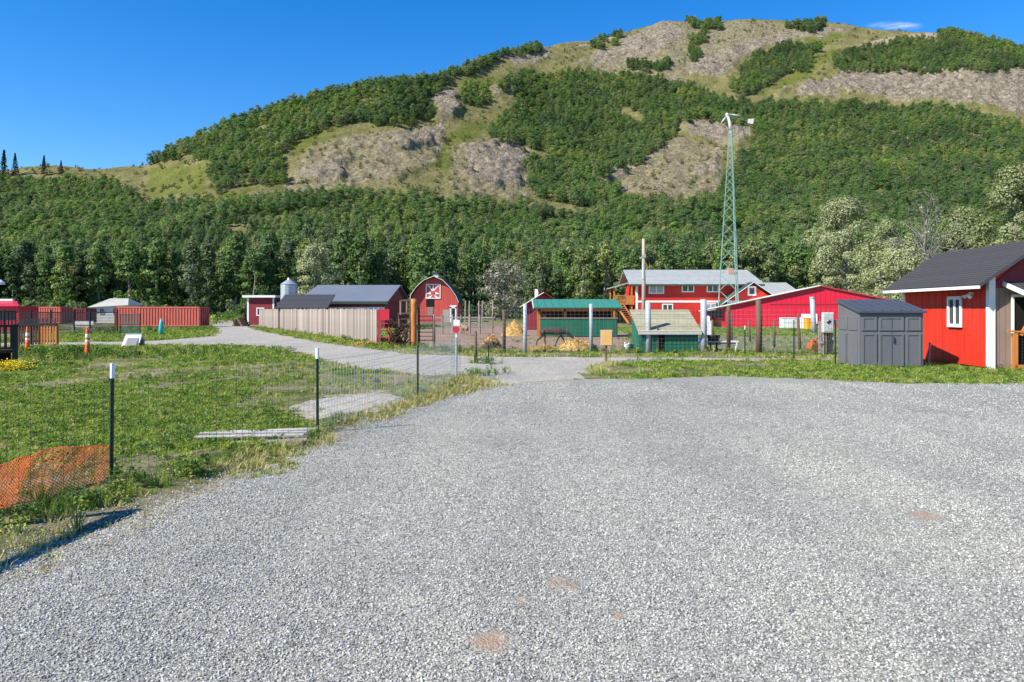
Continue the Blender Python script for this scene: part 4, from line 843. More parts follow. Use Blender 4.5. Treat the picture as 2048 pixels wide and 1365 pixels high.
# bright red stall at the far left
Yr = 60.; st = root('red_stall', 'bright red stall with white roof edge at the left picture edge', 'stall', ((-40 - CX) / F * Yr, Yr), 0)
sw = 78 / F * Yr; rect('wall', m_crimson, st, 0, sw, 0, 2.5, 0, 2.0)
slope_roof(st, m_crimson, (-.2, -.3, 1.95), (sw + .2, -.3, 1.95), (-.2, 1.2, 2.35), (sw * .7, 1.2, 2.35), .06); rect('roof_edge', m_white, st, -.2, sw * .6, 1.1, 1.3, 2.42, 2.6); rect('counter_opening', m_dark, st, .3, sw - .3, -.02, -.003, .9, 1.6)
yl = root('yard_lamp', 'white yard lamp head at the left picture edge', 'lamp', ((-6 - CX) / F * 60, 60), 0)
B().tube([(0, 0, 0), (0, 0, 3.9)], [.07, .05], 8).build('pole', m_steel, yl); B().tube([(0, 0, 3.75), (.25, 0, 3.95), (.45, 0, 3.95)], .04, 6).build('arm', m_steel, yl); B().tube([(.2, 0, 3.75), (.2, 0, 3.95), (.2, 0, 4.15)], [.42, .36, .12], 16).build('lamp_head', m_white, yl)

# ------------------------------------------------------------------ fences, posts and signs
def tpost(par, x, y, h=1.17, tip=True, rz=0, tilt=0, mat=None):
    b = B(); b.box(-.018, .018, -.003, .003, -.05, h); b.box(-.003, .003, .003, .03, -.05, h)
    for k in range(int(h / .055)): b.box(-.008, .008, -.009, -.003, .04 + k * .055, .065 + k * .055)
    p_ = b.build('post', mat or m_tpost, par, loc=(x, y, 0), rot=(0, R(tilt), rz))
    if tip:
        b = B(); b.box(-.0195, .0195, -.011, .0045, h - .14, h + .004); b.box(-.0045, .0045, .0046, .032, h - .14, h + .004); b.build('white_tip', m_white, p_)
    return p_
tf = root('wire_mesh_fence', 'low green wire mesh fence on steel stakes between lawn and gravel lot', 'fence', (0, 0, 0))
TP = [(-5.25, 4.15), G(223, 968), G(636, 868), G(836, 796), (-1.40, 18.6)]
for k, (x, y) in enumerate(TP[:4]): tpost(tf, x, y, [1.15, 1.17, 1.17, 1.02][k], k < 3, R(65), [0, .6, -.4, .3][k])
for (a, c) in zip(TP[:-1], TP[1:]):
    a = Vector((*a, 0)); c = Vector((*c, 0)); L_ = (c - a).length; b = B(); n = int(L_ / .1); hh = 1.0; wt_ = .0046 if a.y > 9 else .0022
    for k in range(n + 1):
        p_ = a.lerp(c, k / n); b.beam(p_ + Vector((0, .03, .02)), p_ + Vector((0, .03, hh)), wt_, wt_)
    for k in range(11):
        z = .03 + k * (hh - .03) / 10; pts = [a.lerp(c, t / 8) + Vector((0, .03, z - .02 * math.sin(math.pi * t / 8))) for t in range(9)]
        for q0, q1 in zip(pts[:-1], pts[1:]): b.beam(q0, q1, wt_, wt_)
    b.build('wire_mesh', m_steel if a.y > 9 else m_tpost, tf)
ep = root('sign_post', 'galvanised post with small red and white signs at the fence end', 'sign', (-1.40, 18.6), 0)
B().tube([(0, 0, 0), (0, 0, 1.12)], .028, 10).build('post', m_steel, ep); B().beam((0, -.02, 1.0), (0, -.02, 1.28), .035, .02).build('stake', m_white, ep)
b = B(); b.tube([(0, -.04, 1.2), (0, -.05, 1.2)], .085, 8); b.build('red_sign', m_redsign, ep); rect('white_sign', m_white, ep, -.07, .09, -.05, -.035, 1.3, 1.45)
b = B()
for k in range(9): b.beam((-.14 + k * .03, .03, .05), (-.14 + k * .03, .03, .95), .004, .004)
for k in range(14): b.beam((-.15, .034, .08 + k * .065), (.12, .034, .08 + k * .065), .004, .004)
b.build('mesh_end', m_wire, ep)
# orange safety net
on = root('safety_net', 'sagging orange plastic safety net tied to the first fence stake', 'net', (*G(223, 968), 0))
t0 = Vector((.04, -.03, 0)); dirn = (Vector(TP[0]) - Vector(TP[1])).normalized(); NL, NHt = 2.9, .4
def netp(s, v):
    hgt = NHt * (.9 + .06 * math.sin(s * 2.6 + .5) + .05 * math.sin(s * 7.3) + .03 * math.sin(s * 17)) * (1 - .12 * math.exp(-((s - .0) / .25) ** 2)) * (1 - .3 * math.exp(-((s - 1.45) / .2) ** 2))
    off = .13 * math.sin(s * 3.1) * math.sin(v * 2.2) + .08 * math.sin(s * 8 + v * 3) * v + .06 * v * v + .025 * math.sin(s * 15 + v * 6)
    d = Vector((dirn.x, dirn.y, 0)); nn = Vector((-d.y, d.x, 0)); p_ = t0 + d * s + nn * (-off); return Vector((p_.x, p_.y, .03 + v * hgt))
b = B(); CS = .036
for sgn in (1, -1):
    k = -int(NHt / CS) - 1
    while k * CS < NL + NHt:
        pts = []
        for i in range(15):
            v = i / 14; s = k * CS + (v * NHt * 1.0 if sgn > 0 else (1 - v) * NHt)
            pts.append(netp(s, v) if 0 <= s <= NL else None)
        for q0, q1 in zip(pts[:-1], pts[1:]):
            if q0 and q1: b.beam(q0, q1, .003, .0062)
        k += 1
b.build('netting', m_orangenet, on)
b = B()
for v in (0.0, 1.0):
    pts = [netp(s * NL / 60, v) for s in range(61)]
    for q0, q1 in zip(pts[:-1], pts[1:]): b.beam(q0, q1, .005, .011)
b.build('edge_band', m_orangenet, on)
# timber frame left of the picture whose beam throws the long shadow
st_ = 2.0 / math.tan(SUN_EL); tipx, tipy = G(292, 1019); ex, ey = tipx + math.sin(SUN_AZ) * st_, tipy + math.cos(SUN_AZ) * st_
tfm = root('timber_gantry', 'timber gantry left of the picture that casts the long bar shadow', 'gantry', (ex, ey), 0)
B().beam((0, 0, 1.93), (-.3, -2.9, 1.93), .1, .1).build('beam', m_brown, tfm)
rect('post', m_brown, tfm, -.035, .035, -.06, .01, 0, 1.878); rect('post', m_brown, tfm, -.35, -.25, -2.9, -2.8, 0, 1.878)
# paddock fence
pf = root('paddock_fence', 'tall woven wire paddock fence on mixed posts behind the gravel track', 'fence', (0, 0, 0))
FPOST = [(868, 700, 640, 'brown', .05), (951, 727, 663, 'brown', .05), (1008, 706, 620, 'brown', .07), (1050, 708, 608, 'pipe', .08), (1182, 707, 608, 'pipe', .075), (1296, 707, 604, 'pipe', .11), (1407, 707, 599, 'pipe', .12), (1457, 706, 612, 'brown', .08), (1518, 709, 600, 'split', .11)]
line = []
for px_, yb, yt, kind_, r_ in FPOST:
    x, y = G(px_, yb); h = (yb - yt) / F * y; mt = {'brown': m_brown, 'pipe': m_pipe, 'split': m_brown}[kind_]
    p_ = B().tube([(x, y, -.1), (x + .01, y, h * .5), (x + (.03 if kind_ == 'split' else 0) - (.05 if px_ == 1518 else 0), y, h)], [r_ * .98, r_, r_ * .96], 10).build('post', mt, pf, True)
    if px_ != 951 and px_ != 868: line.append((x, y))
    if kind_ == 'split': B().tube([(x + .07, y + .06, 0), (x + .02, y + .06, h * .97)], r_ * .5, 8).build('steel_brace', m_pipe, pf, True)
for px_, yb, yt in ((1490, 713, 652), (1588, 722, 640), (1671, 735, 640), (977, 727, 690)):
    x, y = G(px_, yb); tpost(pf, x, y, (yb - yt) / F * y, px_ == 1490, R(20))
line.append(G(1588, 712)); line.append(G(1675, 714))
line = [G(836, 704)] + line
for a, c in zip(line[:-1], line[1:]):
    a = Vector((*a, 0)); c = Vector((*c, 0)); L_ = (c - a).length; b = B(); n = max(2, int(L_ / .155)); hh = 1.75
    for k in range(n + 1):
        p_ = a.lerp(c, k / n); b.beam(p_ + Vector((0, -.1, .04)), p_ + Vector((0, -.1, hh)), .005, .005)
    for k in range(12): z = .06 + hh * (k / 11.5) ** 1.15 * .98; b.beam(a + Vector((0, -.1, z)), c + Vector((0, -.1, z)), .005, .005)
    b.build('woven_wire', m_wire, pf)
bp = root('inner_fence', 'inner paddock fence of leaning brown posts in front of crimson barn', 'fence', (0, 0, 0))
IP = [(1425, 690, 640, 0), (1463, 690, 628, 0), (1500, 684, 640, -3), (1548, 696, 640, 1), (1600, 702, 628, -3), (1645, 695, 640, 0)]; pl = []
for px_, yb, yt, tl in IP:
    x, y = G(px_, yb); h = (yb - yt) / F * y; pl.append((x, y)); B().tube([(0, 0, -.1), (0, 0, h)], [.06, .05], 8).build('post', m_brown, bp, True, loc=(x, y, 0), rot=(0, R(tl), 0))
for a, c in zip(pl[:-1], pl[1:]):
    b = B()
    for z in (.35, .75, 1.15): b.beam((*a, z), (*c, z), .012, .012)
    b.build('wire', m_wire, bp)
vp = root('vent_pipe', 'pale leaning pipe standing in front of the crimson barn', 'pipe', (*G(1630, 668), 0)); yy = G(1630, 668)[1]
B().tube([(0, 0, 0), (-.12, 0, 1.1), (-.2, 0, (668 - 598) / F * yy)], .17, 12).build('pipe', m_pipe, vp, True)
B().tube([(-.2, 0, (668 - 598) / F * yy), (-.2, 0, (668 - 594) / F * yy)], .19, 12).build('cap', m_pipe, vp)
# rails behind the left part of the paddock (in front of the barn)
rf = root('barn_rail_fence', 'weathered grey rail fence in front of the arched barn', 'fence', (0, 0, 0))
for px_ in (868, 885, 905, 922, 940, 960, 985):
    x, y = G(px_, 668); B().tube([(x, y, 0), (x, y, 1.35)], .06, 6).build('post', m_greywood if px_ < 930 else m_tan, rf)
for z in (.45, .8, 1.15): B().beam((*G(868, 668), z), (*G(990, 668), z), .04, .1).build('rail', m_greywood, rf)
for px_ in (930, 938, 957, 964, 985): 
    x = (px_ - CX) / F * 75; B().tube([(x, 75, 0), (x + .05, 75, 2.6)], .06, 6).build('tall_post', m_pole, rf)
# timber gateway
tg = root('timber_gateway', 'tall orange peeled log gatepost with cross timbers', 'gatepost', (*G(828, 698), 0)); yy = G(828, 698)[1]; hh = (698 - 598) / F * yy
rngp = random.Random(3); B().tube([(rngp.uniform(-.012, .012), 0, hh * k / 9) for k in range(10)], [.125 + rngp.uniform(-.012, .012) for k in range(10)], 10).build('log_post', m_timber, tg, True)
B().tube([(-.15, .05, 0), (-.14, .05, hh * .98)], .06, 8).build('dark_post', m_darkwood, tg, True); B().tube([(.2, .1, 0), (.19, .1, hh * .82)], .06, 8).build('dark_post', m_darkwood, tg, True)
B().beam((-.1, .05, hh * .98), (-.62, .05, hh * .96), .08, .08).build('cross_beam', m_brown, tg); B().beam((-.6, .05, hh * .96), (-.6, .05, hh * .68), .07, .07).build('hanger', m_tan, tg); B().beam((-.1, .05, hh * .72), (-.62, .05, hh * .7), .06, .06).build('cross_beam', m_brown, tg); B().beam((-.33, .05, hh * .97), (-.33, .05, hh * .71), .05, .05).build('hanger', m_tan, tg)
for k in range(6): B().tube([(-.13, -.03, .3 + k * .33), (.13, -.05, .33 + k * .33)], .012, 5).build('knot_band', m_darkwood, tg)
def gate(name, label, px0, px1, pyb, pyt, nr, mat, Yoff=0, solid=0, rz=0):
    y = G(px0, pyb)[1] + Yoff; x0 = (px0 - CX) / F * y; w = (px1 - px0) / F * y; h = (pyb - pyt) / F * y; o = root(name, label, 'gate', (x0, y), rz)
    for x in (0, w): B().tube([(x, 0, .02), (x, 0, h)], .028, 8).build('stile', mat, o)
    for k in range(nr): z = .08 + (h - .1) * k / (nr - 1); B().tube([(0, 0, z), (w, 0, z)], .022, 8).build('rail', mat, o)
    if solid: rect('panel', mat, o, .03, w - .03, -.012, .012, h * (1 - solid), h - .03)
    return o
gate('narrow_gate', 'narrow red gate with solid top panel beside the board fence', 757, 778, 692, 619, 6, m_redsign, solid=.3)
gate('pipe_gate', 'black pipe gate right of the orange log gatepost', 836, 866, 684, 632, 7, m_black)
gate('pipe_gate', 'brown pipe gate left of the orange log gatepost', 797, 820, 690, 626, 6, m_brown)
# heap of antlers by the gate
ah = root('antler_heap', 'tall dark heap of shed antlers beside the red gate', 'antlers', (*G(800, 696), 0)); b = B(); rg = random.Random(5)
for k in range(70):
    p0 = Vector((rg.uniform(-.42, .3), rg.uniform(-.2, .25), rg.uniform(.0, .95))); a = rg.uniform(0, 6.28); m_ = p0 + Vector((math.cos(a) * .22, math.sin(a) * .15, rg.uniform(.05, .3))); e = m_ + Vector((math.cos(a + .8) * .15, math.sin(a + .8) * .12, rg.uniform(.05, .3)))
    b.tube([p0, m_, e], [.028, .022, .01], 5); b.tube([m_, m_ + Vector((-math.sin(a) * .15, math.cos(a) * .1, .15))], [.016, .006], 4)
b.build('antler_tangle', m_darkwood, ah, True)
sp_ = B(); sp_.tube([(-.02, 0, 0), (-.02, 0, 1.3)], .05, 8); sp_.build('core_stake', m_brown, ah)
# notice board
nbx = root('notice_board', 'plain tan notice board on a short post by the paddock', 'sign', (*G(1213, 724), 0)); yy = G(1213, 724)[1]; s_ = yy / F
rect('board', m_sign, nbx, -11 * s_, 11 * s_, -.02, .01, (724 - 691) * s_, (724 - 661) * s_, .004); rect('backing', m_wood, nbx, -12.5 * s_, 12.5 * s_, .011, .03, (724 - 692) * s_, (724 - 660) * s_); rect('post', m_brown, nbx, -.03, .03, .031, .08, 0, (724 - 664) * s_)
# utility pole, tower, turbine
Yp = 52.; up = root('utility_pole', 'bare pale wooden utility pole in front of the farmhouse', 'pole', ((1287 - CX) / F * Yp, Yp), 0); zt = HC + (HY - 478) / F * Yp
B().tube([(0, 0, -.2), (.02, 0, zt * .5), (0, 0, zt)], [.15, .13, .1], 10).build('shaft', m_pole, up, True); rect('insulator_bracket', m_steel, up, -.14, .14, -.14, -.1, zt * .8, zt * .83); B().box(-.13, -.02, -.14, -.1, zt * .58, zt * .74).build('conduit_box', m_white, up)
B().tube([(-.12, -.06, .2), (-.1, -.05, zt * .6)], .025, 6).build('conduit', m_steel, up)
Yt = 78.; tw = root('lattice_tower', 'tall tapering green grey lattice tower behind the crimson barn', 'tower', ((1462 - CX) / F * Yt, Yt), R(20)); ztop = HC + (HY - 262) / F * Yt
def tcorner(k, z): a = k * 2 * math.pi / 3 + .3; r_ = 1.42 * (1 - z / ztop) + .17 * (z / ztop); return Vector((math.cos(a) * r_, math.sin(a) * r_, z))
for k in range(3): B().tube([tcorner(k, 0), tcorner(k, ztop)], [.06, .04], 6).build('leg', m_towergreen, tw)
z = 0; lv = [0]
while z < ztop - .4: z += max(.55, (1 - z / ztop) * 1.6 + .35); lv.append(min(z, ztop - .05))
for z0, z1 in zip(lv[:-1], lv[1:]):
    for k in range(3):
        for a, c in ((tcorner(k, z0), tcorner((k + 1) % 3, z1)), (tcorner((k + 1) % 3, z0), tcorner(k, z1))): B().beam(a, c, .03, .03).build('brace', m_towergreen, tw)
B().tube([(0, 0, ztop - .35), (0, 0, ztop + .1)], [.16, .16], 8).build('top_plate', m_towergreen, tw)
wt = root('wind_turbine', 'small white wind turbine with tail vane on the lattice tower', 'wind turbine', ((1462 - CX) / F * Yt, Yt, ztop + .1), 0); q = Yt / F
B().tube([(0, 0, 0), (-3 * q, 0, 16 * q), (-8 * q, -.1, 30 * q)], [.2, .16, .1], 10).build('nacelle', m_white, wt, True)
B().tube([(-8 * q, -.3, 30 * q), (-8.6 * q, -.1, 30.5 * q), (-8 * q, .15, 30 * q)], [.05, .16, .12], 10).build('hub', m_white, wt, True)
for ax, az in ((-15, -20), (26, -2), (-3, 5)):
    B().prism([(-8 * q, -.25, 30 * q), (-8 * q + ax * q * .5 - .05, -.25, 30 * q + az * q * .5 + .06), (-8 * q + ax * q, -.25, 30 * q + az * q), (-8 * q + ax * q * .5 + .03, -.25, 30 * q + az * q * .5 - .06)], (0, .04, 0)).build('blade', m_white, wt)
B().tube([(-6 * q, .1, 28 * q), (40 * q, .9, 22 * q)], [.03, .02], 6).build('tail_boom', m_steel, wt)
B().prism([(38 * q, .88, 18 * q), (50 * q, .95, 16 * q), (52 * q, .95, 27 * q), (40 * q, .88, 26 * q)], (0, .04, 0)).build('tail_vane', m_white, wt)
# electric cabinet
ec = root('electric_cabinet', 'pale grey electric cabinet on wooden posts left of the grey shed', 'cabinet', (*G(1652, 712), 0)); yy = G(1652, 712)[1]; s_ = yy / F
for x in (-12, -4, 5, 13): rect('post', m_greywood, ec, x * s_ - .03, x * s_ + .03, 0, .07, 0, (712 - 640) * s_ - abs(x) * .004)
rect('cross_board', m_greywood, ec, -14 * s_, 16 * s_, -.03, -.002, .45, .55)
cbn = rect('cabinet', M('pale_grey_steel', (.56, .6, .58), (.5, .54, .52), 2, .5), ec, -10 * s_, 10 * s_, -.25, -.032, (712 - 665) * s_, (712 - 625) * s_, .012)
rect('door', M('cabinet_door', (.52, .57, .55)), cbn, -8.6 * s_, 8.6 * s_, -.265, -.252, (712 - 662) * s_, (712 - 628) * s_, .006)
B().prism([(-5 * s_, -.27, (712 - 645) * s_), (0, -.27, (712 - 650) * s_), (5 * s_, -.27, (712 - 643) * s_), (1 * s_, -.27, (712 - 640) * s_)], (0, .008, 0)).build('warning_mark', m_black, cbn)
B().tube([(12 * s_, -.1, .6), (12 * s_, -.1, (712 - 632) * s_)], .035, 8).build('conduit', m_steel, ec); B().tube([(15 * s_, -.14, (712 - 650) * s_), (15 * s_, -.14, (712 - 640) * s_)], .09, 12).build('meter', m_steel, ec)
for x in (-5, 0, 5): B().tube([(x * s_, -.12, 0), (x * s_, -.12, (712 - 664) * s_)], .025, 6).build('cable', m_black, ec)
# rusty machine
rm = root('rusty_engine', 'small rusty orange engine with wheel on the ground by the cabinet', 'engine', (*G(1627, 707), 0), R(20)); s_ = .0195
rect('block', m_rust, rm, -.22, .2, -.15, .15, .15, .42, .03); B().tube([(-.12, -.2, .22), (-.12, -.14, .22)], .17, 14).build('flywheel', m_rust, rm); B().tube([(.1, 0, .4), (.1, 0, .56), (.2, 0, .6)], .04, 8).build('exhaust', m_rust, rm); B().tube([(-.05, 0, .4), (-.05, 0, .52)], .09, 10).build('tank', m_rust, rm)
for x in (-.18, .16): rect('skid', m_brown, rm, x - .03, x + .03, -.3, .3, 0, .148)
# bench with tub, white post sign, buckets
be = root('trough_bench', 'white topped plank bench behind the wire fence', 'bench', (*G(1445, 702), 0)); s_ = G(1445, 702)[1] / F
rect('plank', m_white, be, -33 * s_, 30 * s_, -.14, .16, 17 * s_, 20 * s_); rect('apron', m_greywood, be, -28 * s_, 24 * s_, -.1, .1, 12 * s_, 16.9 * s_)
for x in (-24, -12, 27):
    B().beam((x * s_ - .06, -.12, 0), (x * s_, -.12, 17 * s_), .05, .05).build('leg', m_black if x < 20 else m_white, be); B().beam((x * s_ + .08, .12, 0), (x * s_, .12, 17 * s_), .05, .05).build('leg', m_black, be)
tb_ = root('rubber_tub', 'black rubber tub standing on the white bench', 'tub', (*G(1427, 702), 20.1 * s_)); b = B(); b.tube([(0, 0, 0), (0, 0, .18), (0, 0, .24)], [.22, .27, .27], 16); b.build('shell', m_black, tb_, True); B().tube([(0, 0, .2), (0, 0, .215)], [.29, .29], 16).build('rim', m_black, tb_)
def bucket(label, px_, py_, mat, r_=.12, h=.3):
    o = root('bucket', label, 'bucket', (*G(px_, py_), 0)); B().tube([(0, 0, 0), (0, 0, h)], [r_ * .8, r_], 14).build('shell', mat, o, True); B().tube([(0, 0, h - .02), (0, 0, h + .004)], [r_ * 1.07, r_ * 1.07], 14).build('rim', mat, o)
    pts = [(math.cos(t) * r_, -.02, h + math.sin(t) * r_ * .8) for t in np.linspace(0, math.pi, 9)]; B().tube(pts, .008, 5).build('handle', m_steel, o)
bucket('white bucket left of the green hut', 1254, 703, m_white); bucket('black bucket between the white bucket and the green hut', 1261, 703, m_black, .1, .28); bucket('dark bucket at the foot of the second pale pipe post', 1188, 703, m_black, .12, .25)
bucket('blue bucket right of the green hut behind the wide pipe post', 1399, 690, m_blue, .1, .3)
wp = root('white_board', 'upright white board on a stake behind the bench', 'sign', (*G(1420, 688), 0)); s_ = G(1420, 688)[1] / F
rect('board', m_white, wp, -6 * s_, 6 * s_, -.02, 0, 16 * s_, 46 * s_); rect('stake', m_brown, wp, 4 * s_, 6.5 * s_, .001, .06, 0, 48 * s_)
# hay
def mound(label, px_, py_, w, h, name='hay_pile', seed=0):
    o = root(name, label, 'hay', (*G(px_, py_), 0)); rg = np.random.default_rng(seed); n = 22; X, Y = np.meshgrid(np.linspace(-1, 1, n), np.linspace(-1, 1, n)); r_ = np.hypot(X, Y)
    Z = np.clip(1 - r_ ** 1.7, -.15, 1) * h * (.7 + .6 * fbm(X * 2.5 + seed, Y * 2.5, 4, 5)); V = np.stack([X.ravel() * w / 2, Y.ravel() * w * .32, Z.ravel()], -1); link('heap', grid_mesh('heap', V, n, n, mat=m_hay), o)
    c = V[rg.integers(0, len(V), 500)]; c = c[c[:, 2] > 0]; d = rg.normal(size=c.shape); d /= np.linalg.norm(d, axis=1)[:, None]; d *= .13; e = np.cross(d, rg.normal(size=c.shape)); e /= np.linalg.norm(e, axis=1)[:, None]; e *= .009
    c = c + np.array([0, 0, .02]); k = link('straw', quads_mesh('straw', np.stack([c - d - e, c - d + e, c + d + e, c + d - e], 1), m_hay), o); k['kind'] = 'stuff'; return o
mound('golden hay pile at the feet of the walking reindeer', 1150, 700, 1.6, .42, seed=1); mound('tall golden hay pile left of the green roofed shelter', 1028, 672, 1.7, .85, seed=2); mound('peach coloured hay heap behind the lying reindeer', 982, 690, .8, .4, seed=3); mound('low straw scatter by the narrow red gate', 735, 692, 1.6, .12, seed=4); mound('low straw bedding left of the walking reindeer', 1085, 702, 1.2, .15, seed=6)
# reindeer
def skinned(name, verts, edges, radii, mat, par, sub=2, rootv=0):
    me_ = bpy.data.meshes.new(name); me_.from_pydata(verts, edges, []); o = link(name, me_, par); m_ = o.modifiers.new('skin', 'SKIN'); m_.use_smooth_shade = True
    for i, r_ in enumerate(radii): sv = me_.skin_vertices[0].data[i]; sv.radius = r_ if hasattr(r_, '__len__') else (r_, r_); sv.use_root = (i == rootv)
    o.modifiers.new('sub', 'SUBSURF').levels = sub; o.modifiers['sub'].render_levels = sub; me_.materials.append(mat); return o
def antlers(par, base, s, mat):
    b = B()
    for k in (-1, 1):
        bs = Vector(base) + Vector((0, k * .035 * s, 0)); pts = [bs, bs + Vector((-.1, k * .08, .12)) * s, bs + Vector((-.14, k * .16, .28)) * s, bs + Vector((-.02, k * .17, .42)) * s]
        b.tube(pts, [.016 * s, .014 * s, .012 * s, .006 * s], 6); b.tube([pts[1], pts[1] + Vector((.12, k * .02, .05)) * s], [.011 * s, .005 * s], 5); b.tube([pts[2], pts[2] + Vector((-.1, k * .02, .1)) * s], [.011 * s, .005 * s], 5)
    return b.build('antlers', mat, par, True)
def reindeer(label, loc, rz, s=1.0, mat=m_fur, walk=True, headdown=True):
    o = root('reindeer', label, 'reindeer', (loc[0], loc[1], 0), rz); o.scale = (s,) * 3
    hd = [(.72, 0, .74), (.9, 0, .62), (1.04, 0, .5), (1.13, 0, .4)] if headdown else [(.66, 0, .9), (.76, 0, 1.05), (.86, 0, 1.06), (1.02, 0, .98)]
    V = [(0, 0, .78), (.28, 0, .76), (.52, 0, .78), (-.28, 0, .78), (-.48, 0, .8), (-.58, 0, .76)] + hd; Ed = [(0, 1), (1, 2), (0, 3), (3, 4), (4, 5), (2, 6), (6, 7), (7, 8), (8, 9)]
    Rd = [.2, .21, .17, .18, .15, .04, .11, .085, .075, .04]
    def leg(at, pts, rs):
        prev = at
        for p_, r_ in zip(pts, rs): V.append(p_); Rd.append(r_); Ed.append((prev, len(V) - 1)); prev = len(V) - 1
    w_ = .16 if walk else 0
    for k, sg in ((1, 1), (-1, -1)):
        f_ = w_ * sg; leg(2, [(.48 + f_ * .3, k * .1, .55), (.48 + f_, k * .1, .34), (.46 + f_ * 1.5, k * .1, .08), (.5 + f_ * 1.5, k * .1, .02)], [.07, .042, .028, .035])
        leg(4, [(-.42 - f_ * .3, k * .1, .58), (-.38 - f_ * .6, k * .1, .46), (-.52 - f_ * 1.1, k * .1, .3), (-.5 - f_ * 1.5, k * .1, .08), (-.46 - f_ * 1.5, k * .1, .02)], [.1, .06, .036, .028, .035])
    skinned('body', V, Ed, Rd, mat, o)
    hb = (hd[2][0] - .06, 0, hd[2][2] + .1); antlers(o, hb, 1.25, m_antler)
    for k in (-1, 1): B().tube([(hb[0] - .02, k * .06, hb[2]), (hb[0] - .1, k * .15, hb[2] + .02)], [.03, .008], 6).build('ear', mat, o)
    return o
x, y = G(1102, 693); reindeer('dark brown reindeer walking right with lowered head', (x, y), 0, .92)
x, y = G(930, 672); reindeer('small tan reindeer standing half turned behind the sign post', (x, y), R(115), .72, m_furpale, False, False)
lr = root('reindeer', 'dark reindeer calf lying down near the two thin stakes', 'reindeer', (*G(978, 700), 0), 0)
skinned('body', [(0, 0, .2), (.2, 0, .22), (-.22, 0, .18), (-.36, 0, .14), (.34, 0, .24), (.45, 0, .2), (.54, 0, .12), (.2, -.16, .06), (.34, -.14, .05), (-.2, -.17, .07), (-.05, -.2, .05)], [(0, 1), (0, 2), (2, 3), (1, 4), (4, 5), (5, 6), (1, 7), (7, 8), (2, 9), (9, 10)], [.17, .15, .15, .06, .08, .075, .04, .05, .03, .06, .03], m_fur, lr)
antlers(lr, (.42, 0, .27), .6, m_antler)
for k in (-1, 1): B().tube([(.4, k * .05, .27), (.34, k * .12, .3)], [.025, .008], 6).build('ear', m_fur, lr)

# ------------------------------------------------------------------ left yard
def delineator(label, px_, yb, yt):
    o = root('traffic_delineator', label, 'traffic cone', (*G(px_, yb), 0)); h = (yb - yt) / F * G(px_, yb)[1]; prof_ = [(0, .1), (.45, .075), (.9, .055), (.93, .03), (.96, .045), (1, .04)]
    zb = [0, .47, .56, .63, .76, .83, 1.0]; cols_ = [m_orange, m_white, m_orange, m_white, m_orange, m_orange]
    for z0, z1, mt in zip(zb[:-1], zb[1:], cols_):
        zs = np.linspace(z0, z1, 6); rs_ = np.interp(zs, *zip(*prof_)); B().tube([(0, 0, .06 + z * h) for z in zs], [r_ + (.003 if mt is m_white else 0) for r_ in rs_], 16).build('white_band' if mt is m_white else 'orange_body', mt, o, True)
    b = B(); b.tube([(0, 0, 0), (0, 0, .06)], [.22, .2], 8); b.build('base', m_black, o)
delineator('tall orange traffic delineator right in front of the timber deck', 55, 708, 657); delineator('tall orange traffic delineator standing apart in the weeds', 175, 716, 658)
Yq = 33.; q = Yq / F; af = root('a_frame_board', 'white trestle board standing beside the gravel track', 'board', ((267 - CX) / F * Yq, Yq), R(12))
B().prism([(-20 * q, -.32, .0), (12 * q, -.32, 0), (16 * q, -.03, 27 * q), (-14 * q, -.03, 27 * q)], (0, .03, .01)).build('front_panel', m_trim, af)
B().prism([(-12 * q, -.3, .12), (8 * q, -.3, .12), (11 * q, -.1, 20 * q), (-9 * q, -.1, 20 * q)], (0, -.02, 0)).build('face_inset', M('pale_grey_face', (.3, .31, .29)), af)
B().prism([(-14 * q, .35, 0), (18 * q, .35, 0), (16 * q, .03, 27 * q), (-14 * q, .03, 27 * q)], (0, .03, .01)).build('back_panel', m_white, af)
B().beam((-14 * q, 0, 27 * q), (16 * q, 0, 27 * q), .1, .05).build('top_bar', m_white, af); B().beam((14 * q, -.3, .1), (16 * q, .3, .3), .05, .2).build('side_brace', m_black, af)
tm_ = root('marker_post', 'turquoise flattened marker post beside the long container', 'post', (*G(322, 671), 0)); yy = G(322, 671)[1]; s_ = yy / F
B().tube([(0, 0, 0), (0, 0, 12 * s_), (.02, 0, 24 * s_), (0, 0, 33 * s_)], [.13, .15, .13, .04], 10).build('shaft', m_turq, tm_, True); B().tube([(0, 0, 0), (0, 0, .05)], [.2, .18], 10).build('base', m_black, tm_)
# log pile
lg = root('log_pile', 'small pile of cut logs beside the dark red shed', 'log pile', (*G(482, 653), 0), R(10)); k = 0
for row in range(4):
    for c_ in range(6 - row): B().tube([((c_ - 2.5 + row * .5) * .26, -.6, .13 + row * .225), ((c_ - 2.5 + row * .5) * .26 + .02, .6, .13 + row * .225)], .125, 9).build('log', m_darkwood if (c_ + row) % 3 else m_tan, lg)
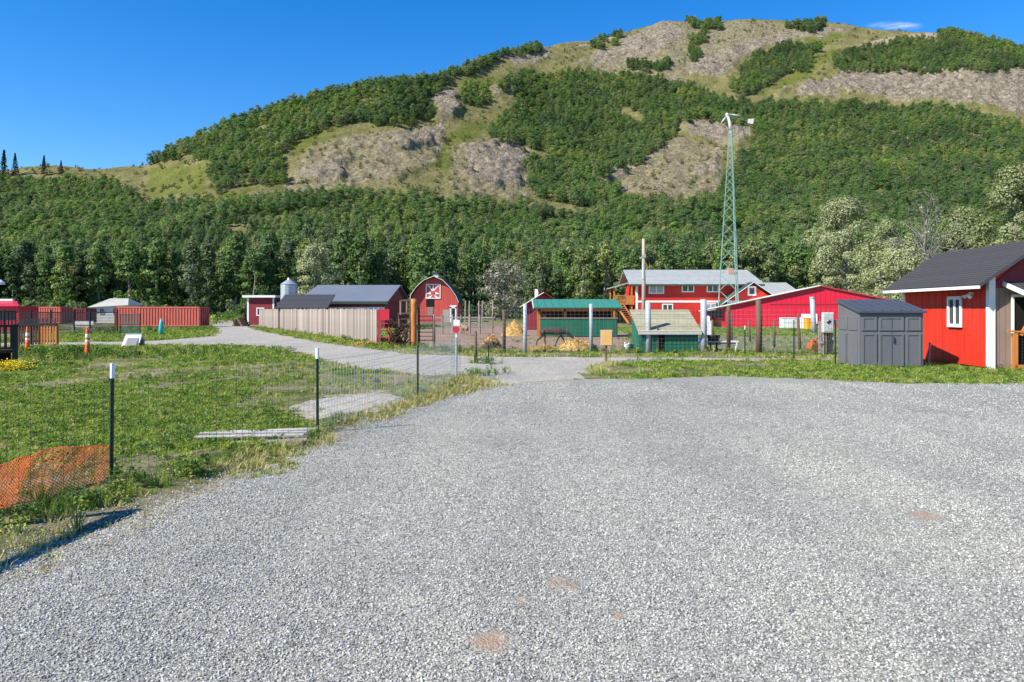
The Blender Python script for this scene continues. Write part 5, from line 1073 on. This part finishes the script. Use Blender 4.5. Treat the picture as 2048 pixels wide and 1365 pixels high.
# black netting fence
nf = root('netting_fence', 'black netting fence with dark posts in the left yard', 'fence', (0, 0, 0)); Yn = 52.; xs_ = [(p - CX) / F * Yn for p in (-60, -25, 8, 62, 102, 148, 180, 235)]
for x in xs_: B().tube([(x, Yn, 0), (x, Yn, 1.72)], .06, 8).build('post', m_black, nf)
for a, c in zip(xs_[:-1], xs_[1:]):
    b = B(); n = int((c - a) / .075)
    for k in range(n): b.beam((a + (k + .5) * (c - a) / n, Yn, .1), (a + (k + .5) * (c - a) / n + .02, Yn, 1.5), .022, .01)
    for k in range(14): b.beam((a, Yn + .012, .12 + k * .105), (c, Yn + .012, .12 + k * .105), .01, .026)
    b.build('net_panel', m_navy, nf)
for z in (1.52, .1): B().beam((xs_[0], Yn, z), (xs_[-1], Yn, z), .05, .06).build('rail', m_black, nf)
gg = root('green_gate', 'green netted gate at the right end of the black netting fence', 'gate', ((240 - CX) / F * 50, 50), 0); gw = 40 / F * 50
for x in (0, gw): B().tube([(x, 0, 0), (x, 0, 1.45)], .035, 8).build('stile', m_black, gg)
for z in (.1, .75, 1.42): B().tube([(0, 0, z), (gw, 0, z)], .025, 8).build('rail', m_gnet, gg)
b = B()
for k in range(26): b.beam((gw * (k + .5) / 26, .01, .12), (gw * (k + .5) / 26, .01, 1.4), .018, .008)
for k in range(14): b.beam((0, .016, .15 + k * .09), (gw, .016, .15 + k * .09), .008, .018)
b.build('net_panel', m_gnet, gg)
wb = root('white_bench', 'low white bench behind the black netting', 'bench', ((165 - CX) / F * 55, 55), 0)
rect('seat', m_white, wb, -.7, .7, -.2, .2, .42, .48); rect('backrest', m_white, wb, -.7, .7, .2, .24, .6, .85)
for x in (-.6, .6): rect('leg', m_white, wb, x - .04, x + .04, -.18, .235, 0, .418)
# raised deck with slat railing, its backlit shade painted into the colours
dkx, dky = G(30, 738); dc = root('timber_deck', 'raised timber deck with its backlit shade in the colour and slatted railing at the left picture edge', 'deck', (dkx, dky), R(33))
rect('deck_floor', m_darkwood, dc, -5, .05, 0, .9, .46, .55)
rect('corner_post', m_black, dc, -.07, .07, -.07, .07, 0, 1.2)
for x, y in ((-2.4, 0), (-4.8, 0), (-2.4, .8)): rect('post', m_darkwood, dc, x - .07, x + .07, y - .07, y + .07, 0, 1.2)
for a, c in (((-5, 0), (0, 0)), ((0, 0), (0, .9))): B().beam((*a, 1.24), (*c, 1.24), .16, .07).build('top_rail', m_black, dc); B().beam((*a, .6), (*c, .6), .06, .06).build('bottom_rail', m_darkwood, dc)
for k in range(34): rect('slat', m_darkwood, dc, -4.9 + k * .145, -4.9 + k * .145 + .07, -.02, .02, .62, 1.205)
for k in range(5): rect('slat', m_darkwood, dc, -.02, .02, .1 + k * .148, .1 + k * .148 + .07, .62, 1.205)
b = B()
for k in range(60): b.beam((-5 + k * .085, 0, 1.28), (-5 + k * .085, 0, 1.66), .03, .008)
b.build('upper_netting', m_navy, dc); rect('under_deck_shade', m_dark, dc, -4.9, -.1, .3, .33, .02, .455); rect('under_deck_shade', m_dark, dc, -.33, -.3, .35, .85, .02, .455)  # near-black panels stand for the shadow under the deck
Yk = 35.; kx = lambda p: (p - 34) / F * Yk
sf = root('slat_fence', 'dark and orange slatted fence behind the orange delineators', 'fence', ((34 - CX) / F * Yk, Yk), 0)
for p in (34, 62, 80, 112): rect('post', m_black if p < 80 else m_timber, sf, kx(p) - .06, kx(p) + .06, .03, .14, 0, 1.0)
for z in (.18, .85): rect('rail', m_black, sf, 0, kx(112), .025, .06, z, z + .08)
for k in range(14): x = kx(34) + .05 + k * .135; rect('slat', m_darkwood if x < kx(78) else m_timber, sf, x, x + .075, -.02, .02, .06, .92)
B().beam((0, .05, 1.0), (kx(112), .05, 1.0), .14, .1).build('top_rail', m_black, sf)
b = B()
for k in range(26): b.beam((k * .072, .05, 1.05), (k * .072, .05, 1.3), .03, .008)
b.build('upper_netting', m_navy, sf)
# weathered pallet
pa = root('wooden_pallet', 'weathered grey wooden pallet lying in the grass by the fence', 'pallet', (*G(515, 884), -.03), R(8)); ps = G(512, 874)[1] / F
for k in range(7): B().box(-.62, .62, -.02, .02, 0, .1).build('stringer', m_greywood, pa, loc=(0, -.38 + k * .13, .0), rot=(0, 0, random.uniform(-.03, .03))) if k % 3 == 0 else None
m_palewood = M('bleached_slat_wood', (.52, .49, .45), (.33, .31, .28), 6, .9, .5, 60, rand=.3, stretch=(.3, 1, 1))
for k in range(5): B().box(-.66, .66, -.05, .05, .102, .122).build('slat', m_palewood, pa, loc=(random.uniform(-.09, .09), -.36 + k * .2, random.uniform(-.02, .03)), rot=(random.uniform(-.1, .1), random.uniform(-.02, .02), random.uniform(-.06, .06)))
#__NEXT2__
# ------------------------------------------------------------------ loose stones on the lot
def stone_src(seed):
    rg = np.random.default_rng(seed); bm_ = B(); me_ = bpy.data.meshes.new('stone')
    t = (1 + 5 ** .5) / 2; V = np.array([(-1,t,0),(1,t,0),(-1,-t,0),(1,-t,0),(0,-1,t),(0,1,t),(0,-1,-t),(0,1,-t),(t,0,-1),(t,0,1),(-t,0,-1),(-t,0,1)], float); V /= np.linalg.norm(V[0])
    Fc = [(0,11,5),(0,5,1),(0,1,7),(0,7,10),(0,10,11),(1,5,9),(5,11,4),(11,10,2),(10,7,6),(7,1,8),(3,9,4),(3,4,2),(3,2,6),(3,6,8),(3,8,9),(4,9,5),(2,4,11),(6,2,10),(8,6,7),(9,8,1)]
    V = V * rg.uniform(.62, 1.15, (12, 1)) * np.array([1, rg.uniform(.6, .9), rg.uniform(.45, .7)]); me_.from_pydata([tuple(v) for v in V], [], Fc); me_.materials.append(m_stone); return bpy.data.objects.new('stone', me_)
m_, N_, L_ = newmat('crushed_stone'); m_stone = m_
oi_ = N_.new('ShaderNodeObjectInfo'); rp_ = ramp(N_, [(0, (.115, .116, .108)), (.2, (.26, .26, .24)), (.5, (.378, .377, .348)), (.78, (.475, .47, .43)), (1, (.66, .65, .6))]); L_.new(oi_.outputs['Random'], rp_.inputs[0])
p_ = N_.new('ShaderNodeBsdfPrincipled'); p_.inputs['Roughness'].default_value = .85; p_.inputs['Specular IOR Level'].default_value = .25; L_.new(mixc(N_, L_, 1.0, rp_.outputs[0], lanes(N_, L_, N_.new('ShaderNodeNewGeometry').outputs['Position']), 'MULTIPLY'), p_.inputs['Base Color'])
o_ = N_.new('ShaderNodeOutputMaterial'); L_.new(p_.outputs[0], o_.inputs[0])
ST = [stone_src(k) for k in range(8)]
pts = []; scs = []
for y0, y1, dn, s0, s1 in ((2.9, 5.5, 5200, .0042, .0105), (5.5, 8, 3200, .005, .0115), (8, 12, 1400, .006, .012), (12, 17, 420, .008, .017)):
    xa, xb = -.74 * y1 - .3, .74 * y1 + .3; n = int((xb - xa) * (y1 - y0) * dn); x = RNG.uniform(xa, xb, n); y = RNG.uniform(y0, y1, n)
    k = (np.abs(x) < .74 * y + .4); x, y = x[k], y[k]; jx, jy = J(x, y, .35); e = soft(x, y, LOT, .5, .35); k = (RNG.uniform(size=len(x)) < e * 1.1 - .1) & (RNG.uniform(size=len(x)) < np.clip(1.25 - 1.6 * np.abs(fbm(x * .5 + y * .22, y * .09 - x * .04, 3, 77) - .45) * 3, .35, 1)); x, y = x[k], y[k]
    bare = np.zeros(len(x), bool)
    for a_, b_, rad in SPOTS:
        gx_, gy_ = G(a_, b_); bare |= np.hypot(x - gx_, (y - gy_) * .8) < rad * (.7 + .5 * RNG.uniform(size=len(x)))
    x, y = x[~bare], y[~bare]; s = s0 + (s1 - s0) * RNG.uniform(size=len(x)) ** 2.2
    pts.append(np.stack([x, y, .014 + s * .35], -1)); scs.append(s)
pts = np.concatenate(pts); scs = np.concatenate(scs); n = len(pts)
o = scatter('gravel_stones', pts, np.stack([RNG.uniform(-.5, .5, n), RNG.uniform(-.5, .5, n), RNG.uniform(0, 6.28, n)], -1), scs, RNG.integers(0, 8, n), ST)
tag(o, 'loose crushed grey stones on the gravel lot', 'gravel', kind='stuff')
# ------------------------------------------------------------------ grass and weeds
def tuft(seed, n, h, spread, mat, wd=.006, droop=.5, heads=0):
    rg = np.random.default_rng(seed); b = B()
    for k in range(n):
        a = rg.uniform(0, 6.28); r_ = spread * math.sqrt(rg.uniform()); p0 = Vector((math.cos(a) * r_ * .6, math.sin(a) * r_ * .6, 0)); hh = h * rg.uniform(.5, 1.15); d = Vector((math.cos(a), math.sin(a), 0)) * hh * droop * rg.uniform(.2, 1.1)
        sd = Vector((-math.sin(a + .7), math.cos(a + .7), 0)) * wd; m_ = p0 + d * .35 + Vector((0, 0, hh * .6)); e = p0 + d + Vector((0, 0, hh * rg.uniform(.8, 1)))
        b.add([p0 - sd, p0 + sd, m_ + sd * .8, m_ - sd * .8, e], [(0, 1, 2, 3), (3, 2, 4)])
    me_ = b.mesh('tuft', mat); return bpy.data.objects.new('tuft', me_)
def broad(seed, n, h, spread, mat, leaf=.03):
    rg = np.random.default_rng(seed); c = np.stack([rg.normal(size=n) * spread * .5, rg.normal(size=n) * spread * .5, rg.uniform(.1, 1, n) * h], -1)
    return bpy.data.objects.new('weed', quads_mesh('weed', leaf_cards(c, leaf, rg, .9), mat))
m_grass = leafmat('grass_blades', [(.11, .21, .022), (.18, .29, .035), (.27, .36, .055), (.36, .4, .09), (.46, .44, .18)], .35, .35)
m_dry = leafmat('dry_grass_blades', [(.3, .28, .08), (.42, .36, .14), (.5, .42, .2), (.26, .3, .08)], .25, .3)
m_weed = leafmat('weed_leaves', [(.05, .11, .018), (.08, .16, .025), (.12, .2, .035)], .3, .4)
m_yflower = leafmat('yellow_flowers', [(.75, .6, .03), (.85, .7, .05)], .2, .2)
GS = [tuft(10, 16, .07, .07, m_grass), tuft(11, 18, .1, .08, m_grass), broad(12, 40, .06, .09, m_grass, .016), broad(13, 46, .08, .1, m_weed, .02)]
DS = [tuft(20, 14, .07, .08, m_dry, .004, .9), tuft(21, 12, .12, .07, m_dry, .004, .9)]
WS = [tuft(30, 16, .38, .1, m_weed, .008), broad(31, 70, .35, .18, m_weed, .035), broad(32, 60, .28, .2, m_grass, .03), tuft(33, 22, .3, .12, m_grass, .006)]
YS = [broad(40, 30, .25, .2, m_yflower, .025)]
def field(x0f, y0, y1, dn, keep, lo, hi, srcw, xr=None):
    """points in the strip y0..y1; keep(x, y, r) gives a mask"""
    xa = -.78 * y1 if xr is None else xr[0]; xb = x0f if xr is None else xr[1]; n = int((xb - xa) * (y1 - y0) * dn); x = RNG.uniform(xa, xb, n); y = RNG.uniform(y0, y1, n); k = np.abs(x) < .76 * y + .6; x, y = x[k], y[k]
    k = keep(x, y, RNG.uniform(size=len(x))); x, y = x[k], y[k]; return x, y, RNG.uniform(lo, hi, len(x)), RNG.choice(len(srcw), len(x), p=np.array(srcw) / sum(srcw))
CLEAR = P([(-250, 1062), (120, 1040), (290, 1003), (460, 955), (480, 1010), (200, 1130), (-250, 1300)])
def emit(name, label, parts, srcs, cat='grass'):
    x = np.concatenate([p[0] for p in parts]); y = np.concatenate([p[1] for p in parts]); s = np.concatenate([p[2] for p in parts]); i = np.concatenate([p[3] for p in parts]); k = ~(inpoly(x, y, CLEAR) & (RNG.uniform(size=len(x)) < .78)); x, y, s, i = x[k], y[k], s[k], i[k]; n = len(x)
    o = scatter(name, np.stack([x, y, gz(x, y) - .005], -1), np.stack([RNG.uniform(-.15, .15, n), RNG.uniform(-.15, .15, n), RNG.uniform(0, 6.28, n)], -1), s, i, srcs); return tag(o, label, cat, kind='stuff')
def gfrac(x, y): return np.clip(soft(x, y, LOT, .35, .35) + soft(x, y, TRACK, .4, .35), 0, 1)
def bald(x, y): return np.maximum(fbm(x * .5, y * .28, 4, 33), .62 * (inpoly(x, y, P([(-200, 1040), (250, 985), (300, 1010), (-200, 1250)]))))
def patch(x, y): return soft(x, y, PATCH, .4, .5)
def kl(th): return lambda x, y, r: (r < (1 - gfrac(x, y)) ** 1.4 * np.clip((.485 - bald(x, y)) * 9, .06, 1) * (1 - patch(x, y)) * (1 - .95 * soft(x, y, PADDOCK, .6, .6)))
lawn = [field(1, 4, 8, 520, kl(0), .4, .9, [3, 2, 4, 1]), field(1, 8, 14, 380, kl(0), .45, 1.0, [3, 2, 4, 1]), field(1, 14, 24, 170, kl(0), .6, 1.25, [3, 2, 4, 1]), field(4, 24, 45, 55, kl(0), .8, 1.5, [3, 3, 3, 1.5])]
emit('lawn_grass', 'short green grass and clover on the lawn left of the gravel', lawn, GS)
kv = lambda x, y, r: r < (1 - gfrac(x, y)) ** 1.2 * (1 - .93 * soft(x, y, PADDOCK, .5, .6)) * (1 - .9 * soft(x, y, PADDOCK2, .5, .6)) * np.clip((.5 + np.clip((x - 4) * .03, -.08, .2) - bald(x * 1.6, y * 2)) * 7, .05, 1)
verge = [field(0, 16.6, 23.5, 210, kv, .5, 1.15, [3, 4, 2, 1], (1, 19)), field(0, 23.5, 31, 110, kv, .5, 1.2, [3, 4, 2, 1], (-8, 22)), field(0, 31, 70, 12, lambda x, y, r: (r < (1 - gfrac(x, y)) * (1 - soft(x, y, PADDOCK, .6, .8)) * (1 - .9 * soft(x, y, PADDOCK2, .6, .8))), 1.0, 2.2, [3, 3, 3, 1], (-30, 40))]
emit('verge_grass', 'green verge grass in front of the sheds and along the paddock fence', verge, GS)
kd = lambda x, y, r: (r < np.clip(gfrac(x, y) * 4 * (1 - gfrac(x, y)), 0, 1) * np.clip((fbm(x * .7, y * .7, 3, 44) - .3) * 3, 0, 1))
dry = [field(1, 4, 11, 170, kd, .6, 1.3, [2, 1]), field(1, 11, 20, 130, kd, .7, 1.4, [2, 1]), field(3, 20, 30, 40, kd, .8, 1.6, [2, 1], (-8, 20)), field(0, 15, 20, 60, lambda x, y, r: (r < .55) & inpoly(*J(x, y, .3), P([(760,800),(830,772),(900,757),(990,757),(1000,772),(900,792),(830,815)])), .7, 1.3, [2, 1], (-5, 1)), field(1, 6, 40, 5, lambda x, y, r: r < (1 - gfrac(x, y)) * np.clip((bald(x, y) - .5) * 6, 0, 1), .7, 1.5, [2, 1])]
emit('dry_grass', 'straw coloured dry grass along the gravel edge', dry, DS)
def strip(p0, p1, wd, n, lo, hi, w):
    t = RNG.uniform(size=n); x = p0[0] + (p1[0] - p0[0]) * t + RNG.normal(size=n) * wd; y = p0[1] + (p1[1] - p0[1]) * t + RNG.normal(size=n) * wd
    return x, y, RNG.uniform(lo, hi, n), RNG.choice(len(w), n, p=np.array(w) / sum(w))
weeds = [strip(G(-60, 1075), G(240, 1000), .07, 75, .25, .5, [3, 1, 1, 2]), strip(G(0, 1080), G(140, 1060), .1, 16, .3, .6, [2, 2, 1, 2]), strip(G(90, 1015), G(110, 1015), .05, 5, .4, .7, [1, 0, 0, 0]), strip(G(610, 885), G(680, 845), .1, 26, .25, .5, [1, 2, 2, 2]), strip(G(250, 985), G(420, 945), .12, 30, .3, .6, [1, 2, 2, 2]),
 strip(G(60, 722), G(470, 710), .8, 330, .35, .9, [1, 3, 2, 2]), strip(G(60, 716), G(190, 714), .4, 110, .7, 1.2, [2, 3, 1, 2]), strip(G(770, 697), G(1000, 707), .3, 60, .4, .9, [1, 2, 2, 3]), strip(G(930, 752), G(985, 748), .3, 30, .4, .8, [1, 1, 2, 3]), strip(G(940, 727), G(985, 729), .15, 18, .5, .9, [1, 2, 2, 2]),
 strip(G(1700, 745), G(2048, 748), .3, 110, .3, .7, [1, 1, 2, 4]), strip(G(1200, 725), G(1680, 728), .3, 70, .25, .6, [1, 1, 2, 4]), strip(G(120, 670), G(400, 662), 1.0, 110, .8, 1.6, [1, 3, 2, 2]), strip(G(420, 640), G(490, 650), 2.5, 60, 2, 4, [1, 3, 2, 2]), strip(G(1040, 706), G(1680, 709), .2, 160, .4, .9, [1, 1, 2, 4]), strip(G(525, 658), G(755, 692), .25, 130, .5, 1.1, [1, 1, 2, 4]), strip(G(100, 1118), G(140, 1115), .05, 6, .3, .5, [1, 1, 2, 4])]
emit('tall_weeds', 'taller leafy weeds along fences and buildings', weeds, WS, 'weeds')
emit('yellow_flowers', 'yellow flowers at the foot of the timber deck', [strip(G(0, 745), G(45, 742), .15, 40, .6, 1.2, [1])], YS, 'flowers')
